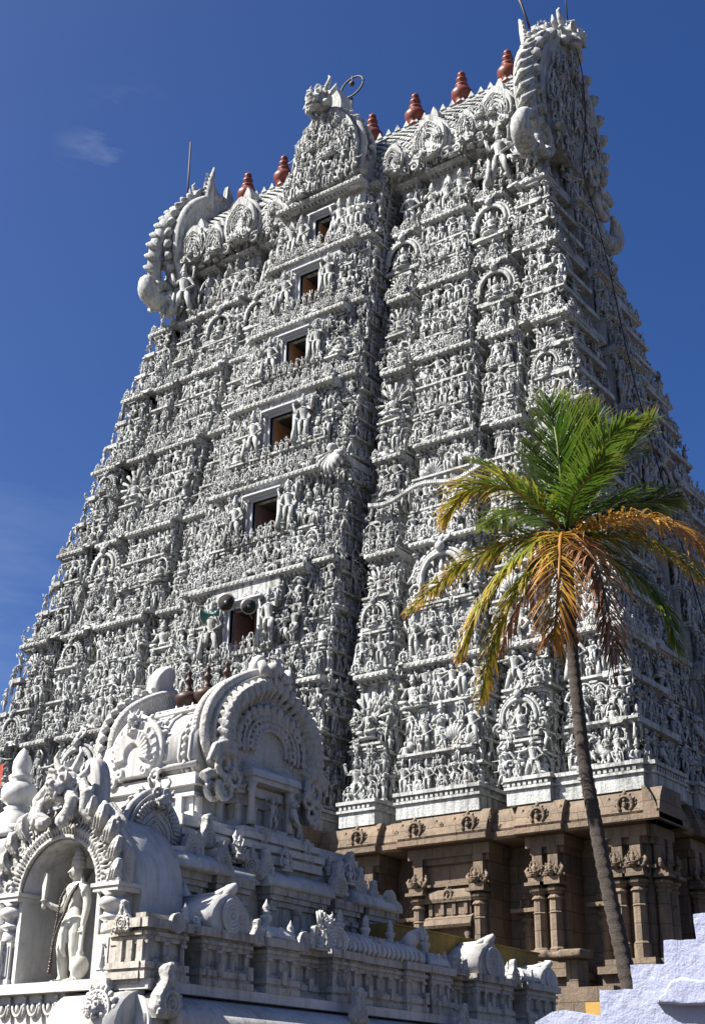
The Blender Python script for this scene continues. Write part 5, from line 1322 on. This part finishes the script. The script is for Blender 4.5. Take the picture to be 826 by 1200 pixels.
def frond(px, ys, mat, L=.95, n=74, droop=.6, name='frond', wid=.036, tw=0, thin=1.0):
    n = int(n*1.2); L *= 1.15; wid *= 1.1; droop *= .74
    C = np.array([crownp]+[unp(u,v,22+y) for (u,v),y in zip(px, ys)])
    t = np.linspace(0,len(C)-1,60); R_ = np.stack([np.interp(t,range(len(C)),C[:,k]) for k in range(3)],1)
    for _ in range(30): R_[1:-1] = (R_[:-2]+2*R_[1:-1]+R_[2:])/4
    g = tube(R_, np.linspace(.050,.008,60), 6); nst = g.n; V = []; Lp = []; T_ = [np.repeat(np.linspace(.55,.9,60),6)]
    d = np.gradient(R_, axis=0); d /= np.linalg.norm(d,axis=1)[:,None]
    tt_ = []
    for k in range(n):
        s_ = .14+.86*k/(n-1); i = int(s_*59); p = R_[i]; tn = d[i]
        upv = np.array([0,0,1.])-tn*tn[2]
        if np.linalg.norm(upv) < .25: upv = np.array([.3,-.8,.2])-tn*(tn@np.array([.3,-.8,.2]))
        upv /= np.linalg.norm(upv); side = np.cross(tn, upv)
        if tw: side = side*math.cos(tw)+upv*math.sin(tw)
        ln = (L if U(0,1) > .08 else L*U(.3,.8))*math.sin(PI*min(1,max(.0,(s_*.86+.10))))**.55*U(.82,1.12)
        for sg in (-1,1):
            if U(0,1) > thin: continue
            a = U(.55,.85)-.30*s_; q = sg*side*a+tn*(1-a*.55)+upv*U(-.05,.26)+np.array([U(-.09,.09),U(-.09,.09),U(-.09,.09)]); q /= np.linalg.norm(q)
            pts = []; pp = p.copy(); dr = droop*U(.6,1.3)
            for m_ in range(5):
                pts.append(pp.copy()); q2 = q+np.array([0,0,-1])*dr*(m_*.20)**1.2*1.9; q2 /= np.linalg.norm(q2); pp = pp+q2*ln/4
            wv = np.cross(q, np.array([U(-.3,.3),U(-.3,.3),1])); wv /= np.linalg.norm(wv)
            ws = [.55,1,.9,.6,.05]; b0 = len(V)
            for m_ in range(5):
                V.append(pts[m_]+wv*wid*ws[m_]*.5); V.append(pts[m_]-wv*wid*ws[m_]*.5); c_ = s_*.35+m_*.16+U(-.05,.05); tt_ += [c_, c_]
            for m_ in range(4): Lp += [b0+2*m_,b0+2*m_+1,b0+2*m_+3,b0+2*m_+2]
    g.add(V, Lp, [4]*(len(Lp)//4), False); o = child(name, g, mat, palm)
    at = o.data.attributes.new('t', 'FLOAT', 'POINT'); allt = np.concatenate([T_[0], np.array(tt_)]).astype(np.float32)
    if len(allt) == len(o.data.vertices): at.data.foreach_set('value', allt)
    return o
frond([(658,570),(653,520),(643,468)], [-.3,-.4,-.2], GREEN, 1.05, 90, .15, tw=.2, wid=.04)
frond([(664,572),(668,525),(672,474)], [.3,.6,.7], GREEN, 1.1, 90, .2, tw=-.3, wid=.042)
frond([(700,612),(755,590),(790,585)], [.6,1.0,1.2], GREEN, .9, 80, 1.0, wid=.036)
frond([(672,575),(680,530),(700,488)], [.1,.2,.1], GREEN, .95, 80, .25, wid=.035)
frond([(680,580),(705,520),(742,492)], [-.5,-1.1,-1.5], GREEN, .8, 70, .4)
frond([(688,590),(725,540),(765,492)], [0,.1,.2], GREEN, .85, 84, .35, wid=.036)
frond([(640,600),(605,565),(556,540)], [.2,.4,.5], GREEN, .8, 74, .5)
frond([(640,598),(590,567),(545,572),(520,608)], [-.7,-1.2,-1.4,-1.5], YELL, .85, 84, 1.0)
frond([(640,628),(600,632),(545,655),(480,714)], [-.3,-.6,-.8,-.9], YELL, .82, 92, 1.25)
frond([(640,625),(600,660),(560,712),(538,768)], [-.8,-1.5,-1.9,-2.0], YELL, .80, 84, 1.2)
frond([(650,640),(612,680),(580,740),(562,822)], [-.6,-1.3,-1.5,-1.4], YELL, .8, 84, 1.2)
frond([(656,625),(655,665),(652,715),(648,748)], [-1.3,-2.0,-2.2,-2.1], ORNG, .9, 80, .9, tw=.1, wid=.036)
frond([(676,632),(700,660),(712,715),(722,770)], [-1.0,-1.5,-1.6,-1.4], DEAD, .8, 90, 1.0, wid=.04)
frond([(690,618),(745,602),(800,618),(845,672)], [-.4,-.8,-1.0,-1.0], ORNG, .95, 96, 1.5)
frond([(690,630),(745,628),(800,655),(850,710)], [.2,.3,.2,.2], YELL, .95, 90, 1.4)
frond([(690,640),(735,665),(775,705),(795,760)], [.6,1.1,1.2,1.1], GREEN, .9, 80, 1.2)
frond([(650,640),(625,680),(600,720),(585,765)], [.5,.8,.9,.9], DEAD, .7, 60, 1.3, thin=.8)
frond([(665,640),(668,700),(655,745)], [.8,1.0,.9], DEAD, .7, 60, 1.2, thin=.8)
frond([(680,640),(700,690),(712,740),(720,800)], [.4,.2,.0,0], DEAD, .55, 50, 1.5, thin=.7)
frond([(645,585),(630,545),(622,522)], [.7,1.2,1.3], GREEN, .7, 60, .4)
frond([(690,600),(740,580),(770,600)], [1.0,1.8,2.2], GREEN, .8, 70, .8)
frond([(640,612),(600,600),(570,618)], [.8,1.4,1.8], GREEN, .8, 70, .9)
frond([(668,585),(690,560),(708,535)], [-1.2,-2.0,-2.4], GREEN, .75, 70, .6)
# flower stalks, nuts, fibre around the bud
ob = Geo()
for k in range(26):
    a = U(0,2*PI); L = U(.4,.95); q = crownp+np.array([math.cos(a)*.10,math.sin(a)*.10,-.25]); e = q+np.array([math.cos(a)*L*.8,math.sin(a)*L*.8,U(-.3,.45)])
    tube([q, (q+e)/2+[0,0,.12], e], [.022,.015,.006], 5, ob)
tag(child('flower_stalk', ob, simple('orange_flower_stalks', (.30,.09,.03), .6), palm), kind='stuff')
fb = Geo()
for k in range(30):
    a = U(0,2*PI); z = U(-.7,.15); q = crownp+np.array([math.cos(a)*.17,math.sin(a)*.17,z]); tube([q, q+[math.cos(a)*.22,math.sin(a)*.22,.18], q+[math.cos(a)*.30,math.sin(a)*.30,U(-.3,.3)]], [.06,.04,.01], 5, fb)
tag(child('crown_fibre', fb, M['trunk'], palm), kind='stuff')
for k in range(7):
    a = k*.95; o = child('coconut', lathe([(.02,-.13),(.09,-.09),(.12,0),(.09,.09),(.02,.13)], 10, c=crownp+np.array([math.cos(a)*.30,math.sin(a)*.30,-.28-.06*(k%3)])), simple('coconut_husk_%d'%k, (.22,.10,.03), .6), palm)
SUNEL, SUNAZ, SUNE, SKYS, EXPO, AIR, DUST, OZ, SAT, HUE = 46, (-.72,-.70), 5.0, .05, 1.53, .70, 2.0, 2.0, 1.33, .512
# ================================================================= camera and light
f = 1604.; VLx = np.array([-2000-413, 1290-600, f]); VRx = np.array([1690-413, 1335-600, f])
Yv = VRx/np.linalg.norm(VRx); Xv = -VLx/np.linalg.norm(VLx); Xv = Xv-Yv*(Xv@Yv); Xv /= np.linalg.norm(Xv); Zv = np.cross(Xv, Yv)
if Zv[1] > 0: Zv = -Zv
R3 = np.array([Xv, Yv, Zv])          # world = R3 @ (right, down, forward)
right, down, fwd = R3[:,0], R3[:,1], R3[:,2]
from mathutils import Matrix
cam = bpy.data.cameras.new('camera'); co = bpy.data.objects.new('camera', cam); COL.objects.link(co)
mat = Matrix.Identity(4)
for r in range(3): mat[r][0] = right[r]; mat[r][1] = -down[r]; mat[r][2] = -fwd[r]; mat[r][3] = CAM[r]
co.matrix_world = mat
cam.sensor_fit = 'VERTICAL'; cam.sensor_height = 36; cam.lens = 36*f/1200; cam.clip_end = 3000; cam.clip_start = .1
S.camera = co
SUN_EL, SUN_D = math.radians(SUNEL), np.array(SUNAZ)
az = math.atan2(SUN_D[0], SUN_D[1])          # compass angle from +Y towards +X
dx, dy, dz = math.sin(az)*math.cos(SUN_EL), math.cos(az)*math.cos(SUN_EL), math.sin(SUN_EL)
sun = bpy.data.lights.new('sun', 'SUN'); sun.energy = SUNE; sun.angle = math.radians(.5); sun.color = (1,.955,.88)
so = bpy.data.objects.new('sun', sun); COL.objects.link(so)
from mathutils import Vector
so.rotation_euler = Vector((dx,dy,dz)).to_track_quat('Z','Y').to_euler()
W = bpy.data.worlds.new('World'); S.world = W; W.use_nodes = True; nt = W.node_tree
bg = nt.nodes['Background']; sky = N(nt, 'ShaderNodeTexSky'); sky.sky_type = 'NISHITA'; sky.sun_disc = False
sky.sun_elevation = SUN_EL; sky.sun_rotation = az; sky.altitude = 300; sky.air_density = AIR; sky.dust_density = DUST; sky.ozone_density = OZ
hs = N(nt,'ShaderNodeHueSaturation'); hs.inputs['Saturation'].default_value = SAT; hs.inputs['Hue'].default_value = HUE; nt.links.new(sky.outputs[0], hs.inputs['Color']); col = hs.outputs[0]
tc = N(nt, 'ShaderNodeTexCoord')
# thin wisps of cloud low on the left
nz = noise(nt, 5.0, tc.outputs['Generated'], 7, .62, mapping=(1.2,1.2,5.0))
wm = ramp(nt, nz, [(.46,(0,0,0)),(.78,(.55,.55,.55))])
def spot(d, rad, amt):
    d = np.array(d)/np.linalg.norm(d); vm = N(nt, 'ShaderNodeVectorMath', operation='DISTANCE'); nt.links.new(tc.outputs['Generated'], vm.inputs[0]); vm.inputs[1].default_value = tuple(d)
    return ramp(nt, vm.outputs['Value'], [(0,(amt,)*3),(rad,(0,0,0))])
def wray(u, v): return R3@np.array([u-413, v-600, f])
m1 = mix(nt, 1.0, spot(wray(146,178), .05, 1.0), spot(wray(0,700), .13, .28), 'ADD')
m2 = mix(nt, 1.0, wm, m1, 'MULTIPLY')
col = mix(nt, m2, col, (5.5,6.0,7.0))
nt.links.new(col, bg.inputs[0]); bg.inputs[1].default_value = SKYS
vs = S.view_settings; vs.view_transform = 'Standard'; vs.look = 'None'; vs.gamma = 1; vs.exposure = EXPO
S.display_settings.display_device = 'sRGB'
S.render.engine = 'CYCLES'; S.cycles.max_bounces = 5; S.cycles.diffuse_bounces = 1; S.cycles.use_denoising = True
